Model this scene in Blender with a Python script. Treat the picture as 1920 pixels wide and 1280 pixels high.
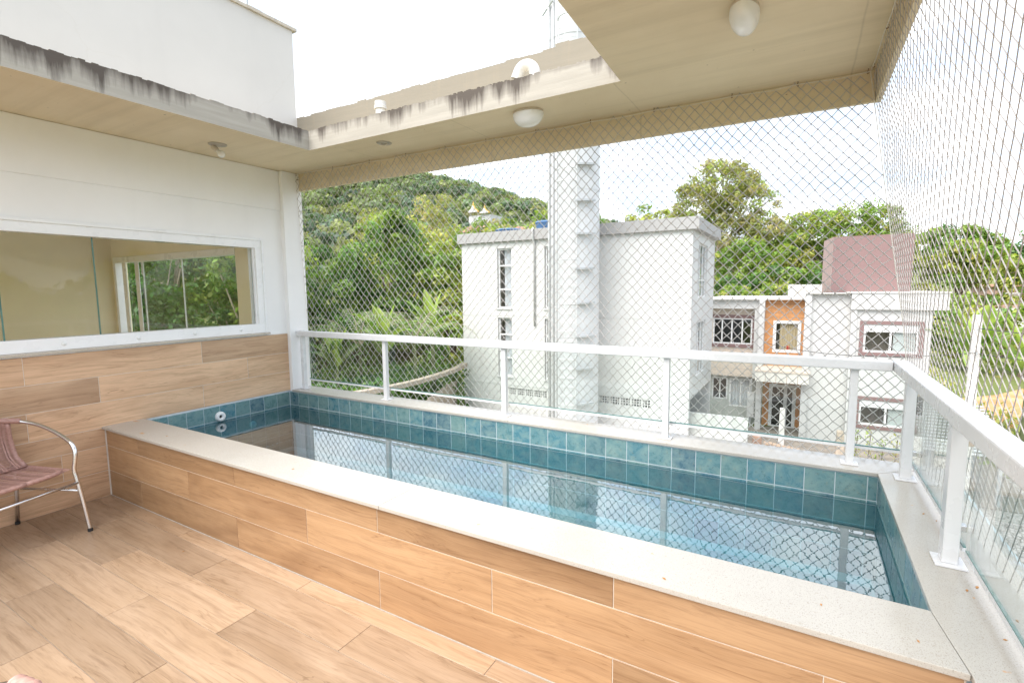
import bpy, math, random
import numpy as np
from mathutils import Vector, Matrix, Quaternion

# ------------------------------------------------------------------ scene, camera, sky, sun, exposure
for o in list(bpy.data.objects):
    bpy.data.objects.remove(o)
SC = bpy.context.scene
COL = SC.collection
R = math.radians

cam_data = bpy.data.cameras.new('camera')
cam_data.sensor_width = 36.0
cam_data.lens = 36.0 * 937.767 / 1920.0
cam_data.clip_start = 0.05
cam_data.clip_end = 3000.0
cam = bpy.data.objects.new('camera', cam_data)
COL.objects.link(cam)
yaw, pit, rol = R(30.246), R(5.98), R(-0.565)
F = Vector((-math.sin(yaw) * math.cos(pit), math.cos(yaw) * math.cos(pit), -math.sin(pit)))
RT = Vector((math.cos(yaw), math.sin(yaw), 0))
UP = RT.cross(F)
RT, UP = RT * math.cos(rol) + UP * math.sin(rol), UP * math.cos(rol) - RT * math.sin(rol)
m = Matrix((RT, UP, -F)).transposed().to_4x4()
m.translation = Vector((4.688, -1.697, 1.588))
cam.matrix_world = m
SC.camera = cam

SUN_DIR = Vector((-0.22, -0.60, 0.95)).normalized()
world = bpy.data.worlds.new('World')
SC.world = world
world.use_nodes = True
nt = world.node_tree
nt.nodes.clear()
w_out = nt.nodes.new('ShaderNodeOutputWorld')
w_bg = nt.nodes.new('ShaderNodeBackground')
w_bg.inputs['Strength'].default_value = 0.078
w_sky = nt.nodes.new('ShaderNodeTexSky')
w_sky.sky_type = 'NISHITA'
w_sky.sun_disc = False
w_sky.sun_elevation = math.asin(SUN_DIR.z)
w_sky.sun_rotation = math.atan2(SUN_DIR.x, SUN_DIR.y)
w_sky.dust_density = 2.0
w_tc = nt.nodes.new('ShaderNodeTexCoord')
w_sep = nt.nodes.new('ShaderNodeSeparateXYZ')
nt.links.new(w_tc.outputs['Generated'], w_sep.inputs[0])
w_add = nt.nodes.new('ShaderNodeMath'); w_add.operation = 'ADD'; w_add.inputs[1].default_value = 0.25
w_abs = nt.nodes.new('ShaderNodeMath'); w_abs.operation = 'ABSOLUTE'
nt.links.new(w_sep.outputs['Z'], w_abs.inputs[0])
nt.links.new(w_abs.outputs[0], w_add.inputs[0])
w_div = nt.nodes.new('ShaderNodeVectorMath'); w_div.operation = 'DIVIDE'
w_cmb = nt.nodes.new('ShaderNodeCombineXYZ')
for i in range(3):
    nt.links.new(w_add.outputs[0], w_cmb.inputs[i])
nt.links.new(w_tc.outputs['Generated'], w_div.inputs[0])
nt.links.new(w_cmb.outputs[0], w_div.inputs[1])
w_n = nt.nodes.new('ShaderNodeTexNoise')
w_n.inputs['Scale'].default_value = 1.7
w_n.inputs['Detail'].default_value = 9
w_n.inputs['Roughness'].default_value = 0.58
w_n.inputs['Distortion'].default_value = 0.4
nt.links.new(w_div.outputs[0], w_n.inputs['Vector'])
w_r = nt.nodes.new('ShaderNodeMapRange')
w_r.inputs[1].default_value = 0.36; w_r.inputs[2].default_value = 0.60
w_r.inputs[3].default_value = 0.40; w_r.inputs[4].default_value = 1.0
nt.links.new(w_n.outputs[0], w_r.inputs[0])
w_n2 = nt.nodes.new('ShaderNodeTexNoise')
w_n2.inputs['Scale'].default_value = 3.2
w_n2.inputs['Detail'].default_value = 7
nt.links.new(w_div.outputs[0], w_n2.inputs['Vector'])
w_r2 = nt.nodes.new('ShaderNodeMapRange')
w_r2.inputs[1].default_value = 0.35; w_r2.inputs[2].default_value = 0.65
nt.links.new(w_n2.outputs[0], w_r2.inputs[0])
w_cc = nt.nodes.new('ShaderNodeMix'); w_cc.data_type = 'RGBA'
w_cc.inputs[6].default_value = (5.8, 7.0, 8.8, 1)
w_cc.inputs[7].default_value = (10.0, 10.0, 10.0, 1)
nt.links.new(w_r2.outputs[0], w_cc.inputs[0])
w_mx = nt.nodes.new('ShaderNodeMix'); w_mx.data_type = 'RGBA'
nt.links.new(w_r.outputs[0], w_mx.inputs[0])
nt.links.new(w_sky.outputs[0], w_mx.inputs[6])
nt.links.new(w_cc.outputs[2], w_mx.inputs[7])
nt.links.new(w_mx.outputs[2], w_bg.inputs[0])
nt.links.new(w_bg.outputs[0], w_out.inputs[0])

sun_d = bpy.data.lights.new('sun', 'SUN')
sun_d.energy = 2.0
sun_d.angle = R(55)
sun_d.color = (1.0, 0.96, 0.9)
sun = bpy.data.objects.new('sun', sun_d)
sun.rotation_euler = SUN_DIR.to_track_quat('Z', 'Y').to_euler()
sun.location = (-10, -15, 30)
COL.objects.link(sun)

SC.view_settings.view_transform = 'Standard'
SC.view_settings.look = 'None'
SC.view_settings.gamma = 1.0
SC.view_settings.use_curve_mapping = False
SC.view_settings.exposure = 1.8
SC.render.engine = 'CYCLES'
cy = SC.cycles
cy.use_denoising = True
cy.max_bounces = 10
cy.diffuse_bounces = 6
cy.glossy_bounces = 4
cy.transparent_max_bounces = 24
cy.sample_clamp_indirect = 6.0
cy.caustics_reflective = False
cy.caustics_refractive = False

rng = np.random.default_rng(7)
random.seed(7)

# ------------------------------------------------------------------ material helpers
class NB:
    """small node builder"""
    def __init__(s, name):
        s.m = bpy.data.materials.new(name)
        s.m.use_nodes = True
        s.t = s.m.node_tree
        s.t.nodes.clear()
        s.out = s.t.nodes.new('ShaderNodeOutputMaterial')
    def n(s, typ, **kw):
        x = s.t.nodes.new('ShaderNode' + typ)
        for k, v in kw.items():
            setattr(x, k, v)
        return x
    def l(s, a, b):
        s.t.links.new(a, b)
    def val(s, sock, v):
        if isinstance(v, bpy.types.NodeSocket):
            s.l(v, sock)
        elif isinstance(v, (tuple, list)) and len(v) == 3 and len(sock.default_value) == 4:
            sock.default_value = (*v, 1)
        else:
            sock.default_value = v
    def obj(s):
        return s.n('TexCoord').outputs['Object']
    def pos(s):
        return s.n('NewGeometry').outputs['Position']
    def rand(s):
        return s.n('ObjectInfo').outputs['Random']
    def mp(s, vec, scale=(1, 1, 1), loc=(0, 0, 0)):
        x = s.n('Mapping')
        s.l(vec, x.inputs[0]); x.inputs[1].default_value = loc; x.inputs[3].default_value = scale
        return x.outputs[0]
    def vadd(s, a, b):
        x = s.n('VectorMath', operation='ADD'); s.val(x.inputs[0], a); s.val(x.inputs[1], b); return x.outputs[0]
    def vscale(s, a, f):
        x = s.n('VectorMath', operation='SCALE'); s.val(x.inputs[0], a); s.val(x.inputs['Scale'], f); return x.outputs[0]
    def noise(s, vec, scale, detail=4, rough=0.55, dist=0.0):
        x = s.n('TexNoise'); s.l(vec, x.inputs['Vector'])
        x.inputs['Scale'].default_value = scale; x.inputs['Detail'].default_value = detail
        x.inputs['Roughness'].default_value = rough; x.inputs['Distortion'].default_value = dist
        return x.outputs[0]
    def vor(s, vec, scale, out='Distance', feature='F1'):
        x = s.n('TexVoronoi', feature=feature); s.l(vec, x.inputs['Vector']); x.inputs['Scale'].default_value = scale
        return x.outputs[out]
    def rng(s, v, a, b, c=0.0, d=1.0):
        x = s.n('MapRange'); s.val(x.inputs[0], v)
        for i, q in enumerate((a, b, c, d)):
            x.inputs[i + 1].default_value = q
        return x.outputs[0]
    def math(s, op, a, b=0.0, c=0.0):
        x = s.n('Math', operation=op); s.val(x.inputs[0], a); s.val(x.inputs[1], b); s.val(x.inputs[2], c); return x.outputs[0]
    def mix(s, f, a, b, mode='MIX'):
        x = s.n('Mix', data_type='RGBA', blend_type=mode); s.val(x.inputs[0], f); s.val(x.inputs[6], a); s.val(x.inputs[7], b)
        return x.outputs[2]
    def sep(s, v):
        x = s.n('SeparateXYZ'); s.l(v, x.inputs[0]); return x.outputs
    def bump(s, h, strength=0.2, dist=0.01):
        x = s.n('Bump'); s.l(h, x.inputs['Height']); x.inputs['Strength'].default_value = strength
        x.inputs['Distance'].default_value = dist
        return x.outputs[0]
    def bsdf(s, color, rough=0.5, normal=None, metal=0.0, spec=0.5, coat=0.0):
        x = s.n('BsdfPrincipled'); s.val(x.inputs['Base Color'], color); s.val(x.inputs['Roughness'], rough)
        x.inputs['Metallic'].default_value = metal; x.inputs['Specular IOR Level'].default_value = spec
        x.inputs['Coat Weight'].default_value = coat; x.inputs['Coat Roughness'].default_value = 0.1
        if normal is not None:
            s.l(normal, x.inputs['Normal'])
        return x.outputs[0]
    def done(s, shader):
        s.l(shader, s.out.inputs[0]); return s.m

MATS = {}
def plain(name, color, rough=0.6, var=0.08, scale=3.0, metal=0.0, bump=0.0, bscale=60, spec=0.5):
    b = NB(name)
    p = b.pos()
    n = b.noise(p, scale, 5, 0.6)
    f = b.rng(n, 0.3, 0.7, 1 - var, 1 + var)
    c = b.mix(1.0, color, b.n('CombineColor').outputs[0], 'MULTIPLY')
    cc = [x for x in b.t.nodes if x.bl_idname == 'ShaderNodeCombineColor'][-1]
    for i in range(3):
        b.l(f, cc.inputs[i])
    nrm = b.bump(b.noise(p, bscale, 4), bump, 0.004) if bump else None
    r = b.rng(b.noise(p, scale * 3, 3), 0.3, 0.7, max(0.03, rough - 0.06), min(1, rough + 0.06))
    MATS[name] = b.done(b.bsdf(c, r, nrm, metal, spec))
    return MATS[name]

def wood_tile(name, light, mid, dark, rough=0.38):
    b = NB(name)
    rnd = b.rand()
    off = b.n('CombineXYZ')
    b.l(b.math('MULTIPLY', rnd, 53.0), off.inputs[0]); b.l(b.math('MULTIPLY', rnd, 217.0), off.inputs[1]); b.l(b.math('MULTIPLY', rnd, 31.0), off.inputs[2])
    v = b.vadd(b.obj(), off.outputs[0])
    warp = b.noise(b.mp(v, (1.1, 3.0, 3.0)), 1.0, 2, 0.5)
    v2 = b.vadd(v, b.vscale(b.n('CombineXYZ').outputs[0], 1.0))
    cx = [x for x in b.t.nodes if x.bl_idname == 'ShaderNodeCombineXYZ'][-1]
    b.l(b.math('MULTIPLY', warp, 0.16), cx.inputs[1]); b.l(b.math('MULTIPLY', warp, 0.16), cx.inputs[2])
    broad = b.noise(b.mp(v2, (0.8, 9.0, 9.0)), 1.0, 4, 0.55, 0.6)
    lines = b.noise(b.mp(v2, (1.6, 46.0, 46.0)), 1.0, 6, 0.7, 0.5)
    fine = b.noise(b.mp(v, (7.0, 190.0, 190.0)), 1.0, 3, 0.7)
    c = b.mix(b.rng(broad, 0.30, 0.66), light, mid)
    c = b.mix(b.rng(lines, 0.48, 0.72, 0.0, 0.55), c, dark)
    vein = b.noise(b.mp(v2, (0.7, 24.0, 24.0)), 1.0, 3, 0.5, 0.3)
    c = b.mix(b.math('MULTIPLY', b.rng(b.math('ABSOLUTE', b.math('SUBTRACT', vein, 0.55)), 0.0, 0.012, 0.62, 0.0), b.rng(broad, 0.38, 0.58)), c, dark)
    c = b.mix(b.rng(fine, 0.48, 0.78, 0.0, 0.34), c, dark)
    # darker heartwood patch near one end of some boards
    patch = b.noise(b.mp(v, (1.4, 3.5, 3.5)), 1.0, 3, 0.5, 0.8)
    pm = b.math('MULTIPLY', b.rng(patch, 0.46, 0.66), b.rng(b.math('FRACT', b.math('MULTIPLY', rnd, 7.31)), 0.40, 0.90))
    c = b.mix(b.math('MULTIPLY', pm, 0.50), c, dark)
    hv = b.rng(b.math('FRACT', b.math('MULTIPLY', rnd, 13.7)), 0, 1, 0.80, 1.10)
    gx = b.n('CombineColor')
    for i in range(3):
        b.l(hv, gx.inputs[i])
    c = b.mix(1.0, c, gx.outputs[0], 'MULTIPLY')
    rr = b.rng(b.noise(v, 9.0, 3), 0.3, 0.7, rough - 0.07, rough + 0.07)
    MATS[name] = b.done(b.bsdf(c, rr, b.bump(lines, 0.06, 0.003)))

wood_tile('floor_wood', (0.445, 0.315, 0.212), (0.37, 0.25, 0.156), (0.165, 0.095, 0.05), 0.42)
wood_tile('wall_wood', (0.74, 0.505, 0.325), (0.62, 0.395, 0.24), (0.29, 0.155, 0.08), 0.40)
wood_tile('pool_wood', (0.47, 0.295, 0.162), (0.385, 0.23, 0.118), (0.18, 0.09, 0.042), 0.38)

def pool_tile():
    b = NB('pool_tile')
    rnd = b.rand()
    v = b.vadd(b.obj(), b.vscale(b.n('CombineXYZ').outputs[0], 1.0))
    cx = [x for x in b.t.nodes if x.bl_idname == 'ShaderNodeCombineXYZ'][-1]
    b.l(b.math('MULTIPLY', rnd, 91.0), cx.inputs[0]); b.l(b.math('MULTIPLY', rnd, 37.0), cx.inputs[1])
    r2 = b.math('FRACT', b.math('MULTIPLY', rnd, 9.7))
    base = b.mix(b.rng(rnd, 0, 1), (0.075, 0.205, 0.255), (0.140, 0.250, 0.245))
    base = b.mix(b.rng(r2, 0.70, 1.0, 0.0, 0.75), base, (0.055, 0.120, 0.175))
    n1 = b.noise(v, 14, 6, 0.65, 0.4)
    base = b.mix(b.rng(n1, 0.42, 0.66, 0.0, 0.70), base, (0.23, 0.335, 0.315))
    n2 = b.noise(v, 55, 4, 0.7)
    base = b.mix(b.rng(n2, 0.56, 0.68, 0.0, 0.55), base, (0.035, 0.09, 0.11))
    base = b.mix(b.rng(b.noise(v, 30, 3), 0.62, 0.74, 0.0, 0.35), base, (0.33, 0.30, 0.20))
    MATS['pool_tile'] = b.done(b.bsdf(base, b.rng(n1, 0.3, 0.7, 0.22, 0.40), b.bump(n2, 0.08, 0.002)))
pool_tile()

def granite(name, base):
    b = NB(name)
    p = b.pos()
    sp = b.noise(p, 270, 3, 0.7)
    c = b.mix(b.rng(sp, 0.55, 0.68, 0, 0.85), base, (0.20, 0.175, 0.145))
    sp2 = b.noise(p, 95, 3, 0.6)
    c = b.mix(b.rng(sp2, 0.60, 0.72, 0, 0.5), c, (0.30, 0.255, 0.195))
    c = b.mix(b.rng(b.noise(p, 2.2, 5, 0.6), 0.45, 0.7, 0, 0.35), c, (0.36, 0.33, 0.285))
    # grey mineral veins and rust blooms
    c = b.mix(b.rng(b.noise(p, 9, 6, 0.75, 1.5), 0.66, 0.74, 0, 0.5), c, (0.33, 0.29, 0.26))
    rust = b.rng(b.noise(b.vadd(p, (3.1, 7.7, 0.4)), 13, 3, 0.55), 0.725, 0.78, 0, 0.85)
    c = b.mix(rust, c, (0.55, 0.26, 0.07))
    MATS[name] = b.done(b.bsdf(c, b.rng(sp2, 0.3, 0.7, 0.13, 0.24), b.bump(sp, 0.02, 0.002)))
granite('granite', (0.475, 0.445, 0.395))
granite('granite_sill', (0.58, 0.52, 0.44))

def concrete():
    b = NB('concrete')
    g = b.n('NewGeometry')
    p = g.outputs['Position']
    nz = b.math('ABSOLUTE', b.sep(g.outputs['Normal'])[2])
    z = b.sep(p)[2]
    side = b.math('MULTIPLY', b.rng(nz, 0.6, 0.3), b.rng(z, 2.800, 2.804))
    base = b.mix(b.rng(b.noise(p, 1.3, 6, 0.6, 0.3), 0.3, 0.7), (0.70, 0.595, 0.425), (0.78, 0.68, 0.505))  # soffit colour lightened to stand in for light lacking under the slab
    base = b.mix(b.rng(b.noise(b.mp(p, (0.5, 9, 9)), 1.0, 5, 0.6), 0.48, 0.75, 0, 0.35), base, (0.48, 0.40, 0.27))
    # formwork board seams along x on the soffit
    seam = b.math('PINGPONG', b.math('ADD', b.sep(p)[0], b.math('MULTIPLY', b.noise(p, 3, 2), 0.02)), 0.61)
    base = b.mix(b.rng(seam, 0.0, 0.007, 0.28, 0.0), base, (0.30, 0.25, 0.17))
    base = b.mix(b.rng(b.noise(p, 26, 2, 0.5), 0.74, 0.77, 0, 0.7), base, (0.24, 0.19, 0.13))
    pale = b.mix(b.rng(b.noise(b.mp(p, (2, 2, 30)), 1.0, 4, 0.6), 0.35, 0.7), (0.355, 0.33, 0.285), (0.42, 0.39, 0.34))  # upper side faces painted darker than the soffit to offset strong outdoor light
    base = b.mix(side, base, pale)
    # black lichen streaks running down from the top arris of the slab edge
    sn = b.noise(b.mp(p, (16, 16, 1.4)), 1.0, 6, 0.7)
    sn2 = b.noise(b.mp(p, (2.2, 2.2, 0.5)), 1.0, 3, 0.6)
    sn3 = b.rng(b.noise(b.mp(p, (3.1, 3.1, 0.2)), 1.0, 4, 0.7), 0.38, 0.68, 0.15, 1.6)
    depth = b.math('MULTIPLY', b.math('MULTIPLY', sn, sn3), 0.27)
    top = b.rng(b.math('ADD', b.math('SUBTRACT', z, 2.985), depth), -0.02, 0.09)
    rim = b.math('MULTIPLY', b.rng(b.math('ADD', z, b.math('MULTIPLY', sn, 0.03)), 2.955, 2.975), b.rng(sn3, 0.2, 0.9, 0.3, 1.0))
    st = b.math('MULTIPLY', b.math('MAXIMUM', top, rim), b.math('MULTIPLY', side, b.rng(z, 2.985, 2.975)))
    base = b.mix(b.math('MULTIPLY', st, 0.92), base, (0.075, 0.06, 0.05))
    # darker upstand paint offsetting strong sky light, and run marks over it
    upstand_dim = b.math('MULTIPLY', b.rng(z, 2.982, 2.99), side)
    base = b.mix(b.math('MULTIPLY', upstand_dim, 0.8), base, (0.19, 0.17, 0.135))
    up = b.math('MULTIPLY', b.rng(z, 3.0, 3.45), side)
    base = b.mix(b.math('MULTIPLY', up, b.rng(sn, 0.52, 0.72, 0, 0.55)), base, (0.28, 0.235, 0.18))
    nrm = b.bump(b.math('ADD', b.noise(p, 45, 5), b.noise(b.mp(p, (4, 4, 90)), 1.0, 3)), 0.16, 0.005)
    MATS['concrete'] = b.done(b.bsdf(base, 0.82, nrm, spec=0.25))
concrete()

def plaster(name, color, crack=False, dirt=0.25):
    b = NB(name)
    p = b.pos()
    c = b.mix(b.rng(b.noise(p, 1.1, 6, 0.6), 0.35, 0.7), color, tuple(x * 0.93 for x in color))
    c = b.mix(b.rng(b.noise(b.mp(p, (5, 5, 0.5)), 1.0, 4, 0.6), 0.55, 0.8, 0, dirt), c, tuple(x * (0.86 if dirt < 0.3 else 0.72) for x in color))
    if crack:
        x = b.n('TexVoronoi', feature='DISTANCE_TO_EDGE')
        b.l(b.vadd(b.mp(p, (0.4, 0.55, 0.9)), b.vscale(b.n('TexNoise').outputs[1], 0.25)), x.inputs['Vector'])
        nn = [q for q in b.t.nodes if q.bl_idname == 'ShaderNodeTexNoise'][-1]
        b.l(p, nn.inputs['Vector']); nn.inputs['Scale'].default_value = 3.0; nn.inputs['Detail'].default_value = 5
        x.inputs['Scale'].default_value = 0.8
        c = b.mix(b.rng(x.outputs[0], 0.0, 0.004, 0.22, 0.0), c, (0.45, 0.43, 0.40))
    nrm = b.bump(b.noise(p, 130, 4, 0.6), 0.05, 0.004)
    MATS[name] = b.done(b.bsdf(c, 0.62, nrm, spec=0.3))
plaster('plaster_white', (0.90, 0.89, 0.88))
plaster('plaster_upper', (0.52, 0.51, 0.50), True)
plaster('building_white', (0.56, 0.56, 0.548), dirt=0.42)
plaster('house_white', (0.54, 0.535, 0.525), dirt=0.42)
plaster('room_beige', (0.85, 0.765, 0.54))
plaster('mauve', (0.22, 0.14, 0.135))
plaster('mauve_light', (0.34, 0.25, 0.235))
plaster('fascia_grey', (0.34, 0.332, 0.327))

plain('white_metal', (0.72, 0.72, 0.725), 0.28, 0.03)
plain('window_white', (0.86, 0.86, 0.86), 0.30, 0.03)
plain('white_plastic', (0.82, 0.82, 0.81), 0.35, 0.04)
plain('pipe_white', (0.50, 0.50, 0.495), 0.35, 0.06, 6)  # darker copy of the white plastic for pipes in strong light
plain('opal', (0.82, 0.82, 0.81), 0.18, 0.03)
plain('grout', (0.50, 0.57, 0.60), 0.8, 0.10, 20)
plain('floor_joint', (0.16, 0.26, 0.28), 0.8, 0.10, 20)
plain('floor_grout', (0.36, 0.29, 0.23), 0.9, 0.10, 20)
plain('wall_grout', (0.68, 0.62, 0.54), 0.9, 0.10, 20)
plain('aluminium', (0.72, 0.71, 0.71), 0.22, 0.05, metal=1.0)
plain('black_rubber', (0.02, 0.02, 0.02), 0.7)
plain('dark_hole', (0.02, 0.02, 0.022), 0.8)
plain('room_dark', (0.30, 0.255, 0.235), 0.8)
plain('rusty', (0.20, 0.12, 0.08), 0.7, 0.25, 60)
plain('rosette', (0.42, 0.38, 0.32), 0.6, 0.2, 30)
plain('lamp_base', (0.60, 0.53, 0.45), 0.5)
plain('net_twine', (0.47, 0.44, 0.42), 0.7, 0.08, 30)
plain('rope', (0.72, 0.68, 0.62), 0.75, 0.1, 60)
plain('tower_white', (0.50, 0.505, 0.51), 0.38, 0.05, 1.5)
plain('tower_grey', (0.36, 0.375, 0.385), 0.5)
plain('tower_seam', (0.52, 0.53, 0.53), 0.5)
plain('tank_blue', (0.05, 0.12, 0.24), 0.5)
plain('curtain_white', (0.66, 0.66, 0.70), 0.9, 0.06)
plain('curtain_beige', (0.52, 0.42, 0.29), 0.9, 0.2, 20)
plain('cladding_orange', (0.52, 0.25, 0.10), 0.5, 0.22, 9)
plain('cladding_cream', (0.60, 0.50, 0.42), 0.6, 0.14, 9)
plain('grey_wall', (0.42, 0.43, 0.41), 0.8, 0.15)
plain('stone_brown', (0.34, 0.25, 0.18), 0.9, 0.3, 6, bump=0.6, bscale=8)
plain('paving_brown', (0.21, 0.185, 0.155), 0.9, 0.3, 2.5, bump=0.4, bscale=9)
plain('timber_grey', (0.36, 0.30, 0.24), 0.85, 0.25, 10)
plain('bark', (0.17, 0.13, 0.10), 0.95, 0.35, 5, bump=0.6, bscale=12)
plain('bark_pale', (0.36, 0.29, 0.22), 0.95, 0.3, 5, bump=0.5, bscale=12)
plain('stem_green', (0.10, 0.12, 0.05), 0.7, 0.25, 8)
plain('roof_tile', (0.46, 0.27, 0.20), 0.8, 0.2, 2)
plain('church_yellow', (0.62, 0.38, 0.10), 0.7)
plain('paint_red', (0.60, 0.04, 0.03), 0.5)
plain('paint_yellow', (0.70, 0.45, 0.05), 0.6)
plain('paint_blue', (0.06, 0.15, 0.50), 0.5)
plain('concrete_post', (0.62, 0.60, 0.57), 0.85, 0.15, 3)
plain('concrete_white', (0.66, 0.63, 0.58), 0.85, 0.12, 3)
plain('cable_black', (0.03, 0.03, 0.035), 0.6)
plain('louvre_grey', (0.48, 0.50, 0.51), 0.5)
plain('brick_dark', (0.30, 0.20, 0.15), 0.9, 0.3)
plain('dry_leaf', (0.42, 0.20, 0.06), 0.8, 0.3, 40)

def rattan():
    b = NB('rattan')
    p = b.obj()
    c = b.mix(b.rng(b.noise(p, 60, 4), 0.35, 0.7), (0.46, 0.27, 0.225), (0.34, 0.185, 0.15))
    MATS['rattan'] = b.done(b.bsdf(c, 0.5, b.bump(b.noise(p, 200, 3), 0.1, 0.002)))
rattan()

def clear_glass(name, tint, f0=0.04, rough=0.0, extra=None, power=5.0):
    b = NB(name)
    lw = b.n('LayerWeight'); lw.inputs[0].default_value = 0.5
    f5 = b.math('POWER', lw.outputs['Facing'], power)
    fr = b.math('MULTIPLY_ADD', f5, 1 - f0, f0)
    tr = b.n('BsdfTransparent'); b.val(tr.inputs[0], tint)
    gl = b.n('BsdfGlossy'); gl.inputs['Roughness'].default_value = rough
    mx = b.n('MixShader'); b.l(fr, mx.inputs[0]); b.l(tr.outputs[0], mx.inputs[1]); b.l(gl.outputs[0], mx.inputs[2])
    if extra:
        nrm = extra(b)
        b.l(nrm, gl.inputs['Normal'])
    MATS[name] = b.done(mx.outputs[0])
clear_glass('glass', (0.955, 0.98, 0.97))
clear_glass('window_glass', (0.95, 0.965, 0.955), 0.022)
clear_glass('dark_glass', (0.42, 0.44, 0.44), 0.07)
def water_bump(b):
    p = b.pos()
    h = b.math('ADD', b.noise(b.mp(p, (1, 1, 1)), 3.2, 2, 0.5), b.math('MULTIPLY', b.noise(p, 22.0, 2, 0.5), 0.16))
    return b.bump(h, 0.05, 0.02)
clear_glass('water', (0.25, 0.68, 0.755), 0.03, 0.0, water_bump, 1.95)
plain('glass_edge', (0.10, 0.22, 0.20), 0.15, 0.05)

def leaf_mat(name, trans=0.35, rough=0.5):
    b = NB(name)
    at = b.n('Attribute'); at.attribute_name = 'Col'
    c = at.outputs['Color']
    pr = b.bsdf(c, rough, None, spec=0.35)
    tl = b.n('BsdfTranslucent')
    b.l(b.mix(1.0, c, (1.15, 1.25, 0.55), 'MULTIPLY'), tl.inputs[0])
    mx = b.n('MixShader'); mx.inputs[0].default_value = trans
    b.l(pr, mx.inputs[1]); b.l(tl.outputs[0], mx.inputs[2])
    MATS[name] = b.done(mx.outputs[0])
leaf_mat('leaf', 0.40)

def ground_mat():
    b = NB('ground_mat')
    p = b.pos()
    c = b.mix(b.rng(b.noise(p, 0.12, 6, 0.65), 0.35, 0.7), (0.11, 0.14, 0.045), (0.17, 0.18, 0.07))
    c = b.mix(b.rng(b.noise(p, 0.9, 5, 0.6), 0.55, 0.75, 0, 0.5), c, (0.20, 0.15, 0.09))
    MATS['ground_mat'] = b.done(b.bsdf(c, 0.95, b.bump(b.noise(p, 4, 5), 0.5, 0.1), spec=0.1))
ground_mat()
def soil_mat():
    b = NB('soil_mat')
    p = b.pos()
    c = b.mix(b.rng(b.noise(p, 0.6, 6, 0.65), 0.35, 0.7), (0.42, 0.22, 0.10), (0.55, 0.36, 0.20))
    MATS['soil_mat'] = b.done(b.bsdf(c, 0.95, b.bump(b.noise(p, 3, 5), 0.6, 0.2), spec=0.1))
soil_mat()
def cobble_mat():
    b = NB('cobble_mat')
    p = b.pos()
    x = b.n('TexVoronoi', feature='DISTANCE_TO_EDGE'); b.l(p, x.inputs['Vector']); x.inputs['Scale'].default_value = 5.0
    e = b.rng(x.outputs[0], 0.02, 0.09)
    c = b.mix(e, (0.14, 0.125, 0.10), b.mix(b.rng(b.noise(p, 2.0, 5), 0.3, 0.7), (0.30, 0.285, 0.265), (0.44, 0.42, 0.40)))
    c = b.mix(b.rng(b.noise(p, 0.35, 4), 0.55, 0.7, 0, 0.55), c, (0.12, 0.14, 0.06))
    MATS['cobble_mat'] = b.done(b.bsdf(c, 0.9, b.bump(e, 0.6, 0.03)))
cobble_mat()

# ------------------------------------------------------------------ object helpers
def wl(o):
    v = Vector((0, 0, 0))
    while o is not None:
        v = v + o.location
        o = o.parent
    return v

def link(o, parent=None):
    COL.objects.link(o)
    if parent is not None:
        o.parent = parent
    return o

def tag(o, label=None, cat=None, group=None, kind=None):
    if label: o['label'] = label
    if cat: o['category'] = cat
    if group: o['group'] = group
    if kind: o['kind'] = kind
    return o

def thing(name, label, cat, loc=(0, 0, 0), group=None):
    o = bpy.data.objects.new(name, None)
    o.empty_display_size = 0.2
    COL.objects.link(o)
    o.location = loc
    return tag(o, label, cat, group)

def mesh(name, V, Fc, mat, parent=None, smooth=False, origin=None, cols=None, bevel=0.0, auto=None):
    """vertices are given in world space; the object's origin is put at `origin` (default: the parent's)"""
    V = np.asarray(V, dtype=np.float64).reshape(-1, 3)
    base = wl(parent) if parent is not None else Vector((0, 0, 0))
    og = Vector(origin) if origin is not None else base
    me = bpy.data.meshes.new(name)
    W = V - np.array(og)
    if isinstance(Fc, np.ndarray):
        k = Fc.shape[1]
        me.vertices.add(len(W)); me.vertices.foreach_set('co', W.astype(np.float32).ravel())
        me.loops.add(Fc.size); me.loops.foreach_set('vertex_index', Fc.astype(np.int32).ravel())
        me.polygons.add(len(Fc))
        me.polygons.foreach_set('loop_start', np.arange(0, Fc.size, k, dtype=np.int32))
        me.update(calc_edges=True)
    else:
        me.from_pydata([tuple(v) for v in W], [], Fc)
    if cols is not None:
        a = me.color_attributes.new('Col', 'FLOAT_COLOR', 'POINT')
        c4 = np.ones((len(W), 4), dtype=np.float32); c4[:, :3] = cols
        a.data.foreach_set('color', c4.ravel())
    if smooth:
        me.polygons.foreach_set('use_smooth', np.ones(len(me.polygons), dtype=bool))
    me.materials.append(MATS[mat])
    me.validate(clean_customdata=False)
    o = bpy.data.objects.new(name, me)
    link(o, parent)
    o.location = og - base
    if bevel:
        md = o.modifiers.new('bevel', 'BEVEL'); md.width = bevel; md.segments = 2; md.limit_method = 'ANGLE'
    return o

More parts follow.
